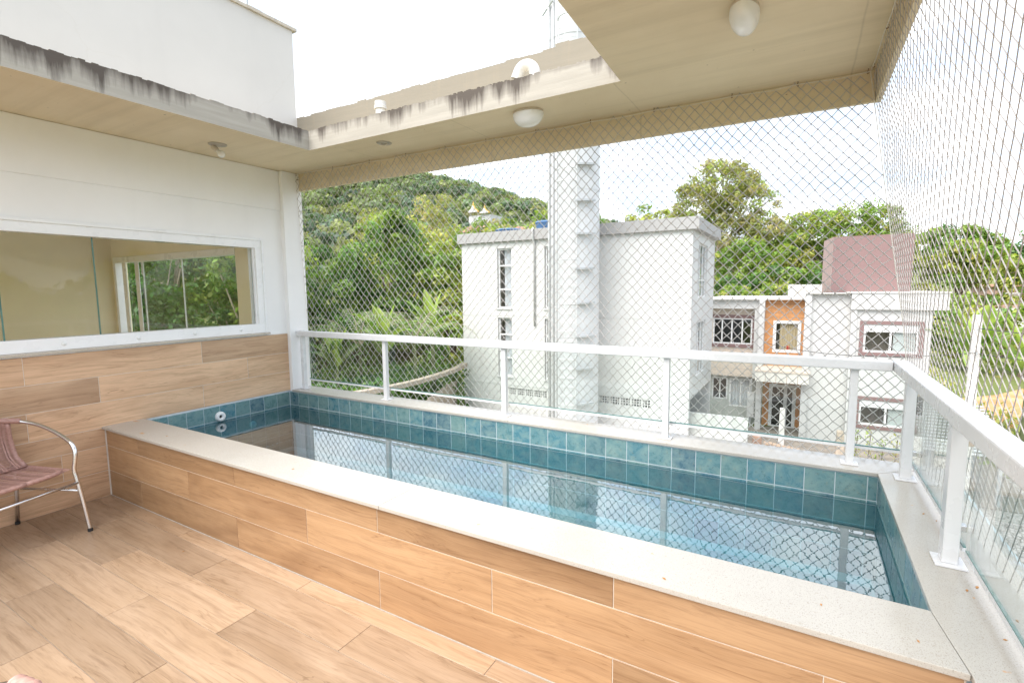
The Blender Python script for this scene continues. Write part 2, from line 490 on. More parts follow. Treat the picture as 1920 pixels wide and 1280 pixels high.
class G:
    """collects geometry"""
    def __init__(s): s.V = []; s.F = []
    def add(s, V, Fc):
        k = len(s.V)
        s.V += [tuple(v) for v in V]; s.F += [tuple(i + k for i in f) for f in Fc]
        return s
    def box(s, a, b):
        (x0, y0, z0), (x1, y1, z1) = a, b
        return s.add([(x0, y0, z0), (x1, y0, z0), (x1, y1, z0), (x0, y1, z0), (x0, y0, z1), (x1, y0, z1), (x1, y1, z1), (x0, y1, z1)],
                     [(0, 3, 2, 1), (4, 5, 6, 7), (0, 1, 5, 4), (1, 2, 6, 5), (2, 3, 7, 6), (3, 0, 4, 7)])
    def prism(s, poly, z0, z1):
        n = len(poly)
        V = [(x, y, z0) for x, y in poly] + [(x, y, z1) for x, y in poly]
        return s.add(V, [tuple(range(n - 1, -1, -1)), tuple(range(n, 2 * n))] + [(i, (i + 1) % n, n + (i + 1) % n, n + i) for i in range(n)])
    def tube(s, P, r, n=6, caps=True):
        P = [Vector(p) for p in P]
        rr = r if isinstance(r, (list, tuple)) else [r] * len(P)
        V = []; Fc = []
        t0 = (P[1] - P[0]).normalized()
        ref = Vector((0, 0, 1)) if abs(t0.z) < 0.9 else Vector((1, 0, 0))
        u = t0.cross(ref).normalized()
        for i, p in enumerate(P):
            t = (P[min(i + 1, len(P) - 1)] - P[max(i - 1, 0)]).normalized()
            u = (u - t * u.dot(t)).normalized(); w = t.cross(u)
            for k in range(n):
                a = 2 * math.pi * k / n
                V.append(p + (u * math.cos(a) + w * math.sin(a)) * rr[i])
        for i in range(len(P) - 1):
            for k in range(n):
                Fc.append((i * n + k, i * n + (k + 1) % n, (i + 1) * n + (k + 1) % n, (i + 1) * n + k))
        if caps:
            Fc.append(tuple(range(n - 1, -1, -1))); Fc.append(tuple((len(P) - 1) * n + k for k in range(n)))
        return s.add(V, Fc)
    def lathe(s, prof, c=(0, 0, 0), n=24, axis=(0, 0, 1), a0=0.0, a1=2 * math.pi):
        q = Vector((0, 0, 1)).rotation_difference(Vector(axis))
        V = []; Fc = []
        full = abs(a1 - a0 - 2 * math.pi) < 1e-6
        m_ = n if full else n + 1
        for (r, h) in prof:
            for k in range(m_):
                a = a0 + (a1 - a0) * k / n
                V.append(Vector(c) + q @ Vector((r * math.cos(a), r * math.sin(a), h)))
        for i in range(len(prof) - 1):
            for k in range(n):
                k2 = (k + 1) % m_
                Fc.append((i * m_ + k, i * m_ + k2, (i + 1) * m_ + k2, (i + 1) * m_ + k))
        return s.add(V, Fc)
    def build(s, name, mat, parent=None, **kw):
        return mesh(name, s.V, s.F, mat, parent, **kw)

def box(name, a, b, mat, parent=None, **kw):
    return G().box(a, b).build(name, mat, parent, **kw)

PLATE = {}
def plate(name, mat, parent, u, v, w, L, W, T, loc, ch=0.0012):
    """chamfered slab: length L along u, width W along v, thickness T along w, shared mesh for equal sizes"""
    key = (round(L, 4), round(W, 4), round(T, 4), mat, name)
    me = PLATE.get(key)
    if me is None:
        V = [(0, 0, 0), (L, 0, 0), (L, W, 0), (0, W, 0), (0, 0, T - ch), (L, 0, T - ch), (L, W, T - ch), (0, W, T - ch),
             (ch, ch, T), (L - ch, ch, T), (L - ch, W - ch, T), (ch, W - ch, T)]
        Fc = [(0, 3, 2, 1)] + [(i, (i + 1) % 4, 4 + (i + 1) % 4, 4 + i) for i in range(4)] + [(4 + i, 4 + (i + 1) % 4, 8 + (i + 1) % 4, 8 + i) for i in range(4)] + [(8, 9, 10, 11)]
        me = bpy.data.meshes.new(name); me.from_pydata(V, [], Fc); me.materials.append(MATS[mat])
        PLATE[key] = me
    o = bpy.data.objects.new(name, me)
    link(o, parent)
    mm = Matrix((Vector(u), Vector(v), Vector(w))).transposed()
    o.rotation_mode = 'QUATERNION'
    o.rotation_quaternion = mm.to_quaternion()
    o.location = Vector(loc) - (wl(parent) if parent else Vector((0, 0, 0)))
    return o

def wall_holes(name, axis, c, thick, u0, u1, z0, z1, holes, mat, parent):
    """wall in the plane axis=c (front face at c, back at c+thick), openings (ua,ub,za,zb)"""
    us = sorted({u0, u1} | {h[0] for h in holes} | {h[1] for h in holes})
    zs = sorted({z0, z1} | {h[2] for h in holes} | {h[3] for h in holes})
    g = G()
    def P(u, d, z):
        return (u, c + d, z) if axis == 'y' else (c + d, u, z)
    def inside(u, z):
        return any(h[0] < u < h[1] and h[2] < z < h[3] for h in holes)
    for i in range(len(us) - 1):
        for j in range(len(zs) - 1):
            a, b, e, f = us[i], us[i + 1], zs[j], zs[j + 1]
            if inside((a + b) / 2, (e + f) / 2):
                continue
            g.add([P(a, 0, e), P(b, 0, e), P(b, 0, f), P(a, 0, f)], [(0, 1, 2, 3)])
            g.add([P(a, thick, e), P(b, thick, e), P(b, thick, f), P(a, thick, f)], [(3, 2, 1, 0)])
    for (a, b, e, f) in list(holes) + [(u0, u1, z0, z1)]:
        for (p, q) in (((a, e), (b, e)), ((b, e), (b, f)), ((b, f), (a, f)), ((a, f), (a, e))):
            g.add([P(p[0], 0, p[1]), P(q[0], 0, q[1]), P(q[0], thick, q[1]), P(p[0], thick, p[1])], [(0, 1, 2, 3)])
    return g.build(name, mat, parent)

# ------------------------------------------------------------------ dimensions
ZC = 0.555          # top of pool coping
ZW = 0.379          # water level
ZS = 2.803          # slab soffit
ZT = 2.960          # slab top
XR = 5.085          # pool inner right side
YF, YB = 0.262, 1.632
GZ = -5.2           # street level

# ------------------------------------------------------------------ terrain
def terrain(x, y):
    t = np.clip((np.hypot(x, y) - 48.0) / 70.0, 0, 1)
    h = GZ + 80.0 * np.exp(-(((x + 270) / 200.0) ** 2 + ((y - 260) / 180.0) ** 2)) * t * t * (3 - 2 * t)
    h = h + 5.6 * np.exp(-(((x + 6) / 15.0) ** 2 + ((y - 50) / 13.0) ** 2))
    h = h + 14.0 * np.exp(-(((x - 90) / 70.0) ** 2 + ((y - 190) / 60.0) ** 2))
    h = h + 2.6 * np.exp(-(((x + 26) / 12.0) ** 2 + ((y - 22) / 10.0) ** 2))
    return h

def build_ground():
    t = np.linspace(-1, 1, 161)
    ax = np.sinh(t * 3.6) / np.sinh(3.6) * 1500
    X, Y = np.meshgrid(ax - 10, ax + 15, indexing='ij')
    Z = terrain(X, Y)
    V = np.stack([X, Y, Z], -1).reshape(-1, 3)
    n = len(ax)
    i, j = np.meshgrid(np.arange(n - 1), np.arange(n - 1), indexing='ij')
    Fc = np.stack([i * n + j, (i + 1) * n + j, (i + 1) * n + j + 1, i * n + j + 1], -1).reshape(-1, 4)
    tag(mesh('ground', V, Fc, 'ground_mat', smooth=True), 'grassy ground rising to a wooded hill', 'ground', kind='structure')
build_ground()
tag(box('street', (4.0, -6, GZ + 0.02), (24, 21.5, GZ + 0.06), 'cobble_mat'), 'cobbled street below the terrace', 'street', kind='structure')
tag(G().prism([(11.5, 30), (30, 28), (46, 50), (40, 68), (22, 62), (13.5, 44)], GZ - 0.3, GZ + 0.35).build('bare_soil', 'soil_mat'), 'bare reddish soil plot beyond the street', 'soil', kind='structure')
tag(box('yard_paving', (-9.5, 10, GZ + 0.02), (3.96, 21.5, GZ + 0.05), 'concrete_white'), 'pale concrete yard below the white block', 'paving', kind='structure')

tag(box('entrance_paving', (0.0, 18.0, GZ + 0.07), (11.0, 25.5, GZ + 0.10), 'paving_brown'), 'brownish paved strip in front of the right house', 'paving', kind='structure')
# ------------------------------------------------------------------ terrace floor
fl = tag(box('terrace_floor', (0.0, -6.0, -0.25), (6.5, 0.0, -0.0035), 'floor_grout'), 'terrace floor of wood-look planks', 'floor', kind='structure')
GAP = 0.0032
def floor_row(y1, wd, first):
    x = first
    while x > 0.02: x -= 1.2
    while x < 6.4:
        a, b = max(x, 0.006), min(x + 1.2, 6.5)
        if b - a > 0.03:
            plate('plank', 'floor_wood', fl, (1, 0, 0), (0, 1, 0), (0, 0, 1), b - a - GAP, wd - GAP, 0.010, (a, y1 - wd, -0.010 + random.uniform(-0.0003, 0.0003)))
        x += 1.2
floor_row(-0.004, 0.10, 0.01)
for k in range(14):
    floor_row(-0.104 - 0.204 * k, 0.204, 0.57 if k % 2 == 0 else -0.02)

# ------------------------------------------------------------------ house wall on the left
hw = thing('house_wall', 'white plastered house wall with wood-look plank cladding and long window', 'wall', (0, 0, 0))
WY0, WY1 = -1.60, 1.405
wall_holes('wall_plaster', 'x', -0.002, -0.16, -6.0, 1.66, 0.0, ZS - 0.002, [(WY0, WY1, 1.178, 2.098)], 'plaster_white', hw)
box('plaster_band', (0.0, -6.0, 1.150), (0.004, 1.64, 1.166), 'plaster_white', hw)
# raised upper plaster course above the shadow groove
box('upper_plaster_course', (-0.0015, -6.0, 2.408), (0.010, 1.64, ZS - 0.003), 'plaster_white', hw, bevel=0.003)
box('pilaster', (-0.16, 1.642, 0.535), (0.055, 1.868, ZS - 0.001), 'plaster_white', hw, bevel=0.004)
box('pilaster_base', (-0.16, 1.68, -1.5), (0.0, 1.868, 0.534), 'plaster_white', hw)
box('wall_grout', (-0.001, -6.0, 0.547), (0.0088, YB + 0.012, 1.1465), 'wall_grout', hw)
box('wall_grout', (-0.001, -6.0, 0.0), (0.0088, 0.0, 0.5465), 'wall_grout', hw)
WJ = [((0.0, 0.204), 0.35), ((0.204, 0.404), -0.28), ((0.404, 0.546), -0.62), ((0.546, 0.748), 0.755), ((0.748, 0.948), -0.012), ((0.948, 1.148), 0.766)]
for (z0, z1), j in WJ:
    yend = YB + 0.012 if z0 > 0.5 else -0.003
    y = j
    while y > -4.2: y -= 1.2
    while y < yend:
        a, b = y, min(y + 1.2, yend)
        if b - a > 0.03:
            plate('plank', 'wall_wood', hw, (0, 1, 0), (0, 0, 1), (1, 0, 0), b - a - GAP, z1 - z0 - GAP, 0.0095, (0.001, a, z0 + 0.001))
        y += 1.2
# window
wf = G()
wf.box((-0.10, WY0, 2.012), (0.012, WY1, 2.098)).box((-0.10, WY0, 1.178), (0.012, WY1, 1.268)).box((-0.10, 1.335, 1.268), (0.012, WY1, 2.012)).box((-0.10, WY0, 1.268), (0.012, WY0 + 0.06, 2.012))
win = wf.build('window_frame', 'window_white', hw, bevel=0.003)
wt = G()
wt.box((0.012, WY0, 2.085), (0.024, WY1 + 0.010, 2.110)).box((0.012, WY1 - 0.008, 1.178), (0.024, WY1 + 0.010, 2.085))
wt.build('frame_lip', 'window_white', win, bevel=0.002)
for k, xx in enumerate((-0.020, -0.050, -0.080)):
    box('track_fin', (xx - 0.006, 1.318, 1.268), (xx + 0.006, 1.335, 2.012), 'window_white', win)
for a, b, xx in ((-1.54, -0.502, -0.030), (-0.505, 0.048, -0.045), (0.045, 1.330, -0.030)):
    p_ = box('glass_pane', (xx - 0.004, a, 1.268), (xx + 0.004, b, 2.012), 'window_glass', win)
    box('pane_edge', (xx - 0.0045, b - 0.004, 1.268), (xx + 0.0045, b + 0.004, 2.012), 'glass_edge', win)
for yy in (-0.20, 0.28, 0.72, 1.14):
    G().lathe([(0.0, 0.006), (0.014, 0.005), (0.017, 0.0)], (0.012, yy, 1.222), 14, (1, 0, 0)).build('screw_cap', 'white_plastic', win, smooth=True)
box('window_sill', (-0.10, WY0 - 0.03, 1.160), (0.034, WY1 + 0.03, 1.1775), 'granite_sill', hw, bevel=0.002)
# room behind the window
g = G(); g.box((-3.60, -5.0, -0.1), (-3.44, 1.66, 2.75)); g.build('room_wall', 'room_beige', hw)
wall_holes('room_wall', 'y', 1.50, 0.16, -3.44, -0.163, -0.1, 2.75, [(-3.40, -0.60, 0.02, 2.06)], 'room_beige', hw)
wall_holes('room_wall', 'y', -5.1, 0.1, -3.44, -0.163, -0.1, 2.75, [(-3.40, -0.2, -0.05, 2.6)], 'room_beige', hw)  # unseen back wall, its wide opening added to let daylight into the room
box('room_ceiling', (-3.60, -5.1, 2.752), (-0.163, 1.66, 2.80), 'plaster_white', hw)
box('room_floor', (-3.60, -5.1, -0.25), (-0.163, 1.66, -0.102), 'wall_wood', hw)
box('room_lining', (-0.1985, 1.41, -0.1), (-0.164, 1.4995, 2.75), 'room_beige', hw)
sd = thing('sliding_door', 'white-framed glass sliding door across the beige room behind the window', 'door', (-2.0, 1.56, 0.0))
g = G(); g.box((-3.398, 1.492, 1.985), (-0.602, 1.60, 2.058)).box((-3.398, 1.492, 0.022), (-3.335, 1.60, 1.985)); g.build('door_frame', 'window_white', sd, bevel=0.003)
box('door_track', (-3.33, 1.50, 0.022), (-0.602, 1.60, 0.05), 'window_white', sd)
for a, b, yy in ((-1.74, -0.605, 1.535), (-2.72, -1.73, 1.555)):
    box('glass_pane', (a, yy - 0.004, 0.05), (b, yy + 0.004, 1.985), 'window_glass', sd)
    box('pane_edge', (a - 0.006, yy - 0.006, 0.05), (a + 0.006, yy + 0.006, 1.985), 'window_white', sd)
for k in range(4):
    x0 = -3.20 + 0.13 * k
    box('stacked_pane', (x0, 1.515 + 0.018 * k, 0.05), (x0 + 0.10, 1.523 + 0.018 * k, 1.985), 'window_white' if k % 2 == 0 else 'window_glass', sd)

# ------------------------------------------------------------------ upper block, slab and beams
ub = thing('upper_wall_block', 'tall white plastered block standing on the roof slab with weathered coping', 'building', (-1.5, 0, ZT))
box('block_wall', (-3.6, -6.0, ZT + 0.001), (-0.04, 1.93, 4.275), 'plaster_upper', ub)
g = G()
ny = 60
for k in range(ny):
    a, b = -6.0 + 7.97 * k / ny, -6.0 + 7.97 * (k + 1) / ny
    g.box((-3.6, a, 4.2755), (-0.015 + random.uniform(-0.004, 0.004), b, 4.302 + random.uniform(-0.004, 0.006)))
g.build('block_coping', 'rosette', ub)
G().tube([(-0.62, 2.28 - 0.45, 4.30), (-0.62, 1.83, 6.5)], 0.012, 8).build('mast', 'tower_grey', ub)

sl = thing('roof_slab', 'raw tan concrete roof slab with open centre and lichen-stained edges', 'slab', (2.5, 1.5, ZS))
# slab soffit strips around the opening, one L/U-shaped mesh with a jittered top arris
def slab_edge_mesh():
    poly_out = [(-0.16, -2.2), (-0.16, 1.90), (4.975, 1.94), (4.975, -2.2)]
    x1, y1, x2, x2n = 0.912, 1.312, 3.693, 3.75
    g = G()
    # left strip, far strip, right strip
    g.prism([(-0.16, -6.0), (x1, -6.0), (x1, y1), (-0.16, y1)], ZS, ZT)
    g.prism([(-0.16, y1 + 0.0005), (x1, y1 + 0.0005), (x2, y1 + 0.0005), (4.99, y1 + 0.0005), (4.99, 1.925), (-0.16, 1.84)], ZS, ZT)
    g.prism([(x2, y1), (x2n, -0.2), (x2n + 0.06, -2.0), (4.99, -2.0), (4.99, y1)], ZS, ZT)
    return g
slab_edge_mesh().build('slab', 'concrete', sl)
# crumbly top arris along the opening
g = G()
def arris(p, q, n):
    p, q = Vector(p), Vector(q)
    d = (q - p).normalized(); nrm = Vector((-d.y, d.x, 0))
    for k in range(n):
        a, b = p.lerp(q, k / n), p.lerp(q, (k + 1) / n)
        h = random.uniform(0.003, 0.014)
        e = 0.05
        V = [a, b, b + nrm * e, a + nrm * e]
        g.add([tuple(v) for v in V] + [(v.x, v.y, ZT + h) for v in V], [(3, 2, 1, 0), (4, 5, 6, 7)] + [(i, (i + 1) % 4, 4 + (i + 1) % 4, 4 + i) for i in range(4)])
arris((0.911, -6.0, ZT), (0.911, 1.31, ZT), 220)
arris((0.915, 1.3135, ZT), (3.69, 1.3135, ZT), 150)
g.build('slab_arris', 'concrete', sl)
# perimeter beam: down-stand and up-stand
g = G()
g.prism([(0.056, 1.842), (4.985, 1.922), (4.985, 1.952), (0.056, 1.872)], 2.630, ZS + 0.02)
g.build('edge_beam', 'concrete', sl)
g = G()
n = 46
for k in range(n):
    a, b = -0.038 + 5.10 * k / n, -0.038 + 5.10 * (k + 1) / n
    ya, yb = 1.93 + 0.016 * a, 1.93 + 0.016 * b
    zt = 3.405 + 0.006 * a + random.uniform(-0.007, 0.007) + (0.02 if a > 2.92 else 0)
    g.prism([(a, ya), (b, yb), (b, yb + 0.12), (a, ya + 0.12)], ZS + 0.021, zt)
g.build('upstand', 'concrete', sl)
g = G()
g.prism([(4.991, 1.925), (4.991, -2.0), (5.018, -2.0), (5.018, 1.955), (4.987, 1.955)], 2.630, ZT + 0.3)
g.build('edge_beam', 'concrete', sl)

# ------------------------------------------------------------------ pool
pool = thing('plunge_pool', 'raised plunge pool clad in wood-look planks with granite coping', 'pool', (2.5, 0.8, 0))
box('pool_wall_core', (0.003, 0.0030, -0.2), (XR + 0.03, YF - 0.012, 0.5335), 'wall_grout', pool)
box('pool_wall_core', (0.003, YB + 0.0030, -0.2), (5.45, 1.86, 0.5335), 'grout', pool)
box('pool_wall_core', (XR + 0.0030, YF - 0.010, -0.2), (5.45, YB + 0.010, 0.5335), 'grout', pool)
box('pool_floor_base', (-0.01, YF - 0.011, -0.22), (XR + 0.011, YB + 0.011, -0.1175), 'floor_joint', pool)
box('pool_wall_core', (-0.16, YF, -0.2), (0.0068, YB + 0.01, 0.5335), 'grout', pool)
# front cladding
PJ = [((0.0, 0.202), 0.505), ((0.202, 0.402), 1.172), ((0.402, 0.5335), 0.505)]
for (z0, z1), j in PJ:
    x = j
    while x > 0: x -= 1.2
    while x < XR + 0.03:
        a, b = max(x, 0.016), min(x + 1.205, XR + 0.028)
        if b - a > 0.03:
            plate('plank', 'pool_wood', pool, (1, 0, 0), (0, 0, 1), (0, -1, 0), b - a - GAP, z1 - z0 - GAP, 0.0115, (a, 0.012, z0 + 0.001))
        x += 1.205
box('corner_grout', (0.0115, -0.0015, 0.0), (0.0155, 0.0115, 0.5335), 'wall_grout', pool)
# inner tiles
TS = 0.1530
rows = [(0.394, 0.532)] + [(0.394 - 0.153 * (k + 1), 0.394 - 0.153 * k) for k in range(3)]
TG = 0.0048
for (z0, z1) in rows:
    x = -0.006
    while x < XR - 0.01:
        a, b = max(x, 0.009), min(x + TS, XR + 0.005)
        if b - a > 0.02:
            plate('tile', 'pool_tile', pool, (1, 0, 0), (0, 0, 1), (0, -1, 0), b - a - TG, z1 - z0 - TG, 0.010, (a, YB + 0.0115, z0), 0.001)
        x += TS
    y = 0.152 + 0.003
    while y < YB - 0.01:
        a, b = max(y, YF + 0.001), min(y + 0.1475, YB + 0.0005)
        if b - a > 0.02:
            plate('tile', 'pool_tile', pool, (0, 1, 0), (0, 0, 1), (1, 0, 0), b - a - TG, z1 - z0 - TG, 0.010, (-0.0015, a, z0), 0.001)
            plate('tile', 'pool_tile', pool, (0, -1, 0), (0, 0, 1), (-1, 0, 0), b - a - TG, z1 - z0 - TG, 0.010, (XR + 0.0115, b, z0), 0.001)
        y += 0.1475
y = YF
while y < YB - 0.02:
    x = 0.0
    while x < XR - 0.02:
        a, b = min(x + 0.30, XR), min(y + 0.30, YB)
        plate('floor_tile', 'pool_tile', pool, (1, 0, 0), (0, 1, 0), (0, 0, 1), a - x - TG, b - y - TG, 0.010, (x, y, -0.126), 0.001)
        x += 0.30
    y += 0.30
# granite coping
cp = []
cp.append(G().prism([(-0.001, -0.022), (2.955, -0.022), (2.955, YF + 0.004), (-0.001, YF + 0.004)], 0.5345, ZC).build('coping_slab', 'granite', pool, bevel=0.0025))
cp.append(G().prism([(2.957, -0.022), (XR + 0.032, -0.022), (XR - 0.004, YF + 0.004), (2.957, YF + 0.004)], 0.5345, ZC).build('coping_slab', 'granite', pool, bevel=0.0025))
cp.append(G().prism([(0.056, YB - 0.006), (2.70, YB - 0.006), (2.70, 1.885), (0.056, 1.868)], 0.5345, ZC).build('coping_slab', 'granite', pool, bevel=0.0025))
cp.append(G().prism([(2.702, YB - 0.006), (XR - 0.004, YB - 0.006), (5.40, 1.90), (2.702, 1.885)], 0.5345, ZC).build('coping_slab', 'granite', pool, bevel=0.0025))
cp.append(G().prism([(XR - 0.002, YF + 0.003), (XR + 0.034, -0.022), (XR + 0.034, -2.2), (5.44, -2.2), (5.42, 1.90), (XR - 0.002, YB - 0.006)], 0.5345, ZC).build('coping_slab', 'granite', pool, bevel=0.0025))
box('side_wall', (XR + 0.05, -2.2, -0.2), (5.43, 0.0, 0.5335), 'plaster_white', pool)
box('pool_outer_wall', (0.06, 1.861, -1.6), (5.42, 1.878, 0.5335), 'plaster_white', pool)
# return nozzle and white disc under the water
g = G().lathe([(0.0, 0.004), (0.016, 0.004), (0.018, 0.024), (0.024, 0.030), (0.041, 0.026), (0.046, 0.012), (0.046, 0.0)], (0.0085, 0.885, 0.430), 28, (1, 0, 0))
nz = g.build('return_nozzle', 'white_plastic', pool, smooth=True)
G().lathe([(0.0, 0.0), (0.0165, 0.0)], (0.014, 0.885, 0.430), 20, (1, 0, 0)).build('nozzle_hole', 'dark_hole', nz)
G().lathe([(0.0, 0.014), (0.028, 0.012), (0.036, 0.006), (0.037, 0.0)], (0.0085, 1.20, 0.275), 28, (1, 0, 0)).build('underwater_disc', 'white_plastic', pool, smooth=True)
tag(G().add([(0.0085, YF - 0.01, ZW), (XR - 0.0005, YF - 0.01, ZW), (XR - 0.0005, YB + 0.001, ZW), (0.0085, YB + 0.001, ZW)], [(0, 1, 2, 3)]).build('pool_water', 'water'), 'clear still water filling the tiled pool', 'water', kind='structure')

# ------------------------------------------------------------------ railings
RZ0, RZ1 = 1.115, 1.172
rl = thing('railing', 'white aluminium railing with glass panels along the far pool edge', 'railing', (2.6, 1.745, ZC))
box('top_rail', (0.058, 1.700, RZ0), (5.128, 1.772, RZ1), 'white_metal', rl, bevel=0.006)
for x in (0.115, 1.298, 2.609, 3.902, 4.957):
    po = box('post', (x - 0.020, 1.722, ZC + 0.008), (x + 0.020, 1.762, RZ0), 'white_metal', rl, bevel=0.003)
    box('base_plate', (x - 0.043, 1.704, ZC + 0.0005), (x + 0.043, 1.780, ZC + 0.0078), 'white_metal', po, bevel=0.002)
for a, b in ((0.14, 1.288), (1.308, 2.599), (2.619, 3.892), (3.912, 4.947), (4.967, 5.20)):
    gp = box('glass_panel', (a, 1.786, 0.662), (b, 1.794, RZ0 + 0.02), 'glass', rl)
    box('panel_edge', (a, 1.7855, 0.6555), (b, 1.7945, 0.6615), 'glass_edge', gp)
    box('edge_channel', (a, 1.783, 0.640), (b, 1.797, 0.655), 'white_metal', gp)
rr = thing('railing', 'white aluminium railing with glass panels along the right pool edge', 'railing', (5.17, 0.5, ZC))
G().prism([(5.131, 1.772), (5.131, 1.699), (5.150, -2.0), (5.222, -2.0), (5.204, 1.772)], RZ0, RZ1).build('top_rail', 'white_metal', rr, bevel=0.006)
for y, dy in ((1.600, 0.025), (0.655, 0.029), (-0.55, 0.029), (-1.75, 0.029)):
    po = box('post', (5.172, y - dy, ZC + 0.009), (5.220, y + dy, RZ0), 'white_metal', rr, bevel=0.003)
    box('base_plate', (5.150, y - dy - 0.022, ZC + 0.0005), (5.244, y + dy + 0.022, ZC + 0.0088), 'white_metal', po, bevel=0.002)
    for zz in (0.70, 1.02):
        box('glass_clip', (5.2205, y - 0.016, zz - 0.012), (5.2395, y + 0.016, zz + 0.012), 'aluminium', po, bevel=0.002)
for a, b in ((0.672, 1.770), (-0.535, 0.640), (-1.74, -0.565)):
    gp = box('glass_panel', (5.240, a, 0.622), (5.248, b, RZ0 + 0.02), 'glass', rr)
    box('panel_edge', (5.2395, a, 0.6165), (5.2485, b, 0.6215), 'glass_edge', gp)
    box('edge_channel', (5.237, a, 0.600), (5.251, b, 0.616), 'white_metal', gp)

# ------------------------------------------------------------------ safety nets
def net_mesh(name, P, nu, nv, rad, parent, keep, curl=0.10):
    """diamond netting; P(u,v) maps half-cell indices to a point"""
    V = []; Fc = []
    def strand(i, j, i2, j2):
        a, b = P(i, j), P(i2, j2)
        if not (keep(a) and keep(b)):
            return
        d = b - a
        mid = a.lerp(b, 0.5)
        sg = 1 if j2 > j else -1
        c1 = a.lerp(b, 0.22) + Vector((0, 0, -curl * 0.12 * d.length)) * sg
        c2 = a.lerp(b, 0.78) + Vector((0, 0, curl * 0.12 * d.length)) * sg
        pts = [a, c1, c2, b]
        t = d.normalized(); u = t.cross(Vector((0, 0, 1)) if abs(t.z) < 0.95 else Vector((1, 0, 0))).normalized(); w = t.cross(u)
        k = len(V)
        for p in pts:
            for q in range(3):
                an = 2 * math.pi * q / 3
                V.append(p + (u * math.cos(an) + w * math.sin(an)) * rad)
        for s_ in range(3):
            for q in range(3):
                Fc.append((k + s_ * 3 + q, k + s_ * 3 + (q + 1) % 3, k + (s_ + 1) * 3 + (q + 1) % 3, k + (s_ + 1) * 3 + q))
    for i in range(nu):
        for j in range(nv):
            if (i + j) % 2 == 0:
                if i + 1 < nu:
                    if j + 1 < nv: strand(i, j, i + 1, j + 1)
                    if j > 0: strand(i, j, i + 1, j - 1)
                p = P(i, j)
                if keep(p):
                    k = len(V); r = rad * 1.6
                    V.extend([p + Vector(q) * r for q in ((1, 0, 0), (-1, 0, 0), (0, 1, 0), (0, -1, 0), (0, 0, 1.3), (0, 0, -1.3))])
                    Fc.extend([(k + a + 0, k + b + 0, k + c) for c in (4, 5) for a, b in ((0, 2), (2, 1), (1, 3), (3, 0))])
    return G().add(V, Fc).build(name, 'net_twine', parent)

n1 = thing('safety_net', 'white diamond-mesh safety net stretched above the far railing', 'net', (2.5, 1.86, 0.4))
# cell half-widths grow slowly from left to right
us = [0.060]
while us[-1] < 5.25:
    us.append(us[-1] + 0.0395 - 0.0014 * us[-1])
def P1(i, j):
    x = us[i]
    h = 0.0445 - 0.0021 * x
    z = 1.30 + (j - 26) * h
    t = min(1, max(0, (2.79 - z) / 2.3))
    y = 1.800 + 0.017 * x + t * (0.10 - 0.008 * x)
    jit = math.sin(i * 12.99 + j * 78.23) * 43758.5
    jx = (jit - math.floor(jit) - 0.5) * 0.008
    jit2 = math.sin(i * 39.3 + j * 11.13) * 24634.6
    jz = (jit2 - math.floor(jit2) - 0.5) * 0.008 - 0.006 * math.sin(x * 7.0) * max(0, z - 2.4)
    return Vector((x + jx, y + 0.6 * jx, z + jz))
net_mesh('netting', P1, len(us), 76, 0.0028, n1, lambda p: 0.35 < p.z < 2.80 and p.x < 4.955 + 0.165 * (2.79 - p.z))
top_hooks = [0.62, 1.11, 1.554, 1.99, 2.40, 2.853, 3.294, 3.75, 4.238, 4.60]
pts = [(0.06, 1.80, 2.795)]
for a in top_hooks:
    pts.append((a, 1.800 + 0.017 * a, 2.786))
    pts.append((a + 0.22, 1.800 + 0.017 * (a + 0.22), 2.776))
pts.append((4.955, 1.885, 2.786))
G().tube(pts, 0.0028, 5).build('border_rope', 'rope', n1)
G().tube([(0.058, 1.806, 2.79), (0.060, 1.825, 2.2), (0.061, 1.845, 1.5), (0.062, 1.87, 0.9), (0.062, 1.885, 0.58)], 0.0022, 5).build('border_rope', 'rope', n1)
G().tube([(4.955, 1.885, 2.79), (5.095, 1.925, 1.93), (5.185, 1.93, 1.39), (5.30, 1.945, 0.5)], 0.0030, 5).build('border_rope', 'rope', n1)
def hook(p, d, parent):
    p = Vector(p); d = Vector(d).normalized()
    s_ = d.cross(Vector((0.3, 0.2, 0.9))).normalized()
    P_ = [p + d * 0.0, p - d * 0.012]
    for k in range(7):
        a = -0.4 + k * 0.75
        P_.append(p - d * 0.020 + (d * math.cos(a) + s_ * math.sin(a)) * 0.0085)
    G().tube(P_, 0.0021, 5).build('hook', 'rusty', parent)
for a in top_hooks + [0.075, 4.945]:
    hook((a, 1.797 + 0.017 * a, ZS + 0.001), (0, 0, 1), n1)
for z in (2.74, 2.42, 2.06, 1.74, 1.38, 1.0, 0.74):
    hook((0.0535, 1.812 + 0.03 * (2.79 - z), z), (-1, 0, 0), n1)

n2 = thing('safety_net', 'white diamond-mesh safety net stretched outside the right railing', 'net', (5.2, 0.2, 0.4))
def P2(i, j):
    y = 1.93 - 0.0335 * i
    z = 2.84 - j * 0.0368
    x = 4.958 + 0.165 * (2.79 - z) + 0.012 * (1.93 - y)
    jit = math.sin(i * 17.1 + j * 51.7) * 9371.3
    jx = (jit - math.floor(jit) - 0.5) * 0.006
    return Vector((x + 0.010 * math.sin(y * 2.1 + z * 1.3), y + jx, z - 0.6 * jx))
net_mesh('netting', P2, 116, 72, 0.0019, n2, lambda p: 0.30 < p.z < 2.80, 0.05)
pts = []
for k in range(9):
    y = 1.885 - 0.48 * k
    pts += [(4.957 + 0.012 * (1.93 - y), y, 2.788), (4.957 + 0.012 * (2.17 - y), y - 0.24, 2.776)]
G().tube(pts, 0.0028, 5).build('border_rope', 'rope', n2)
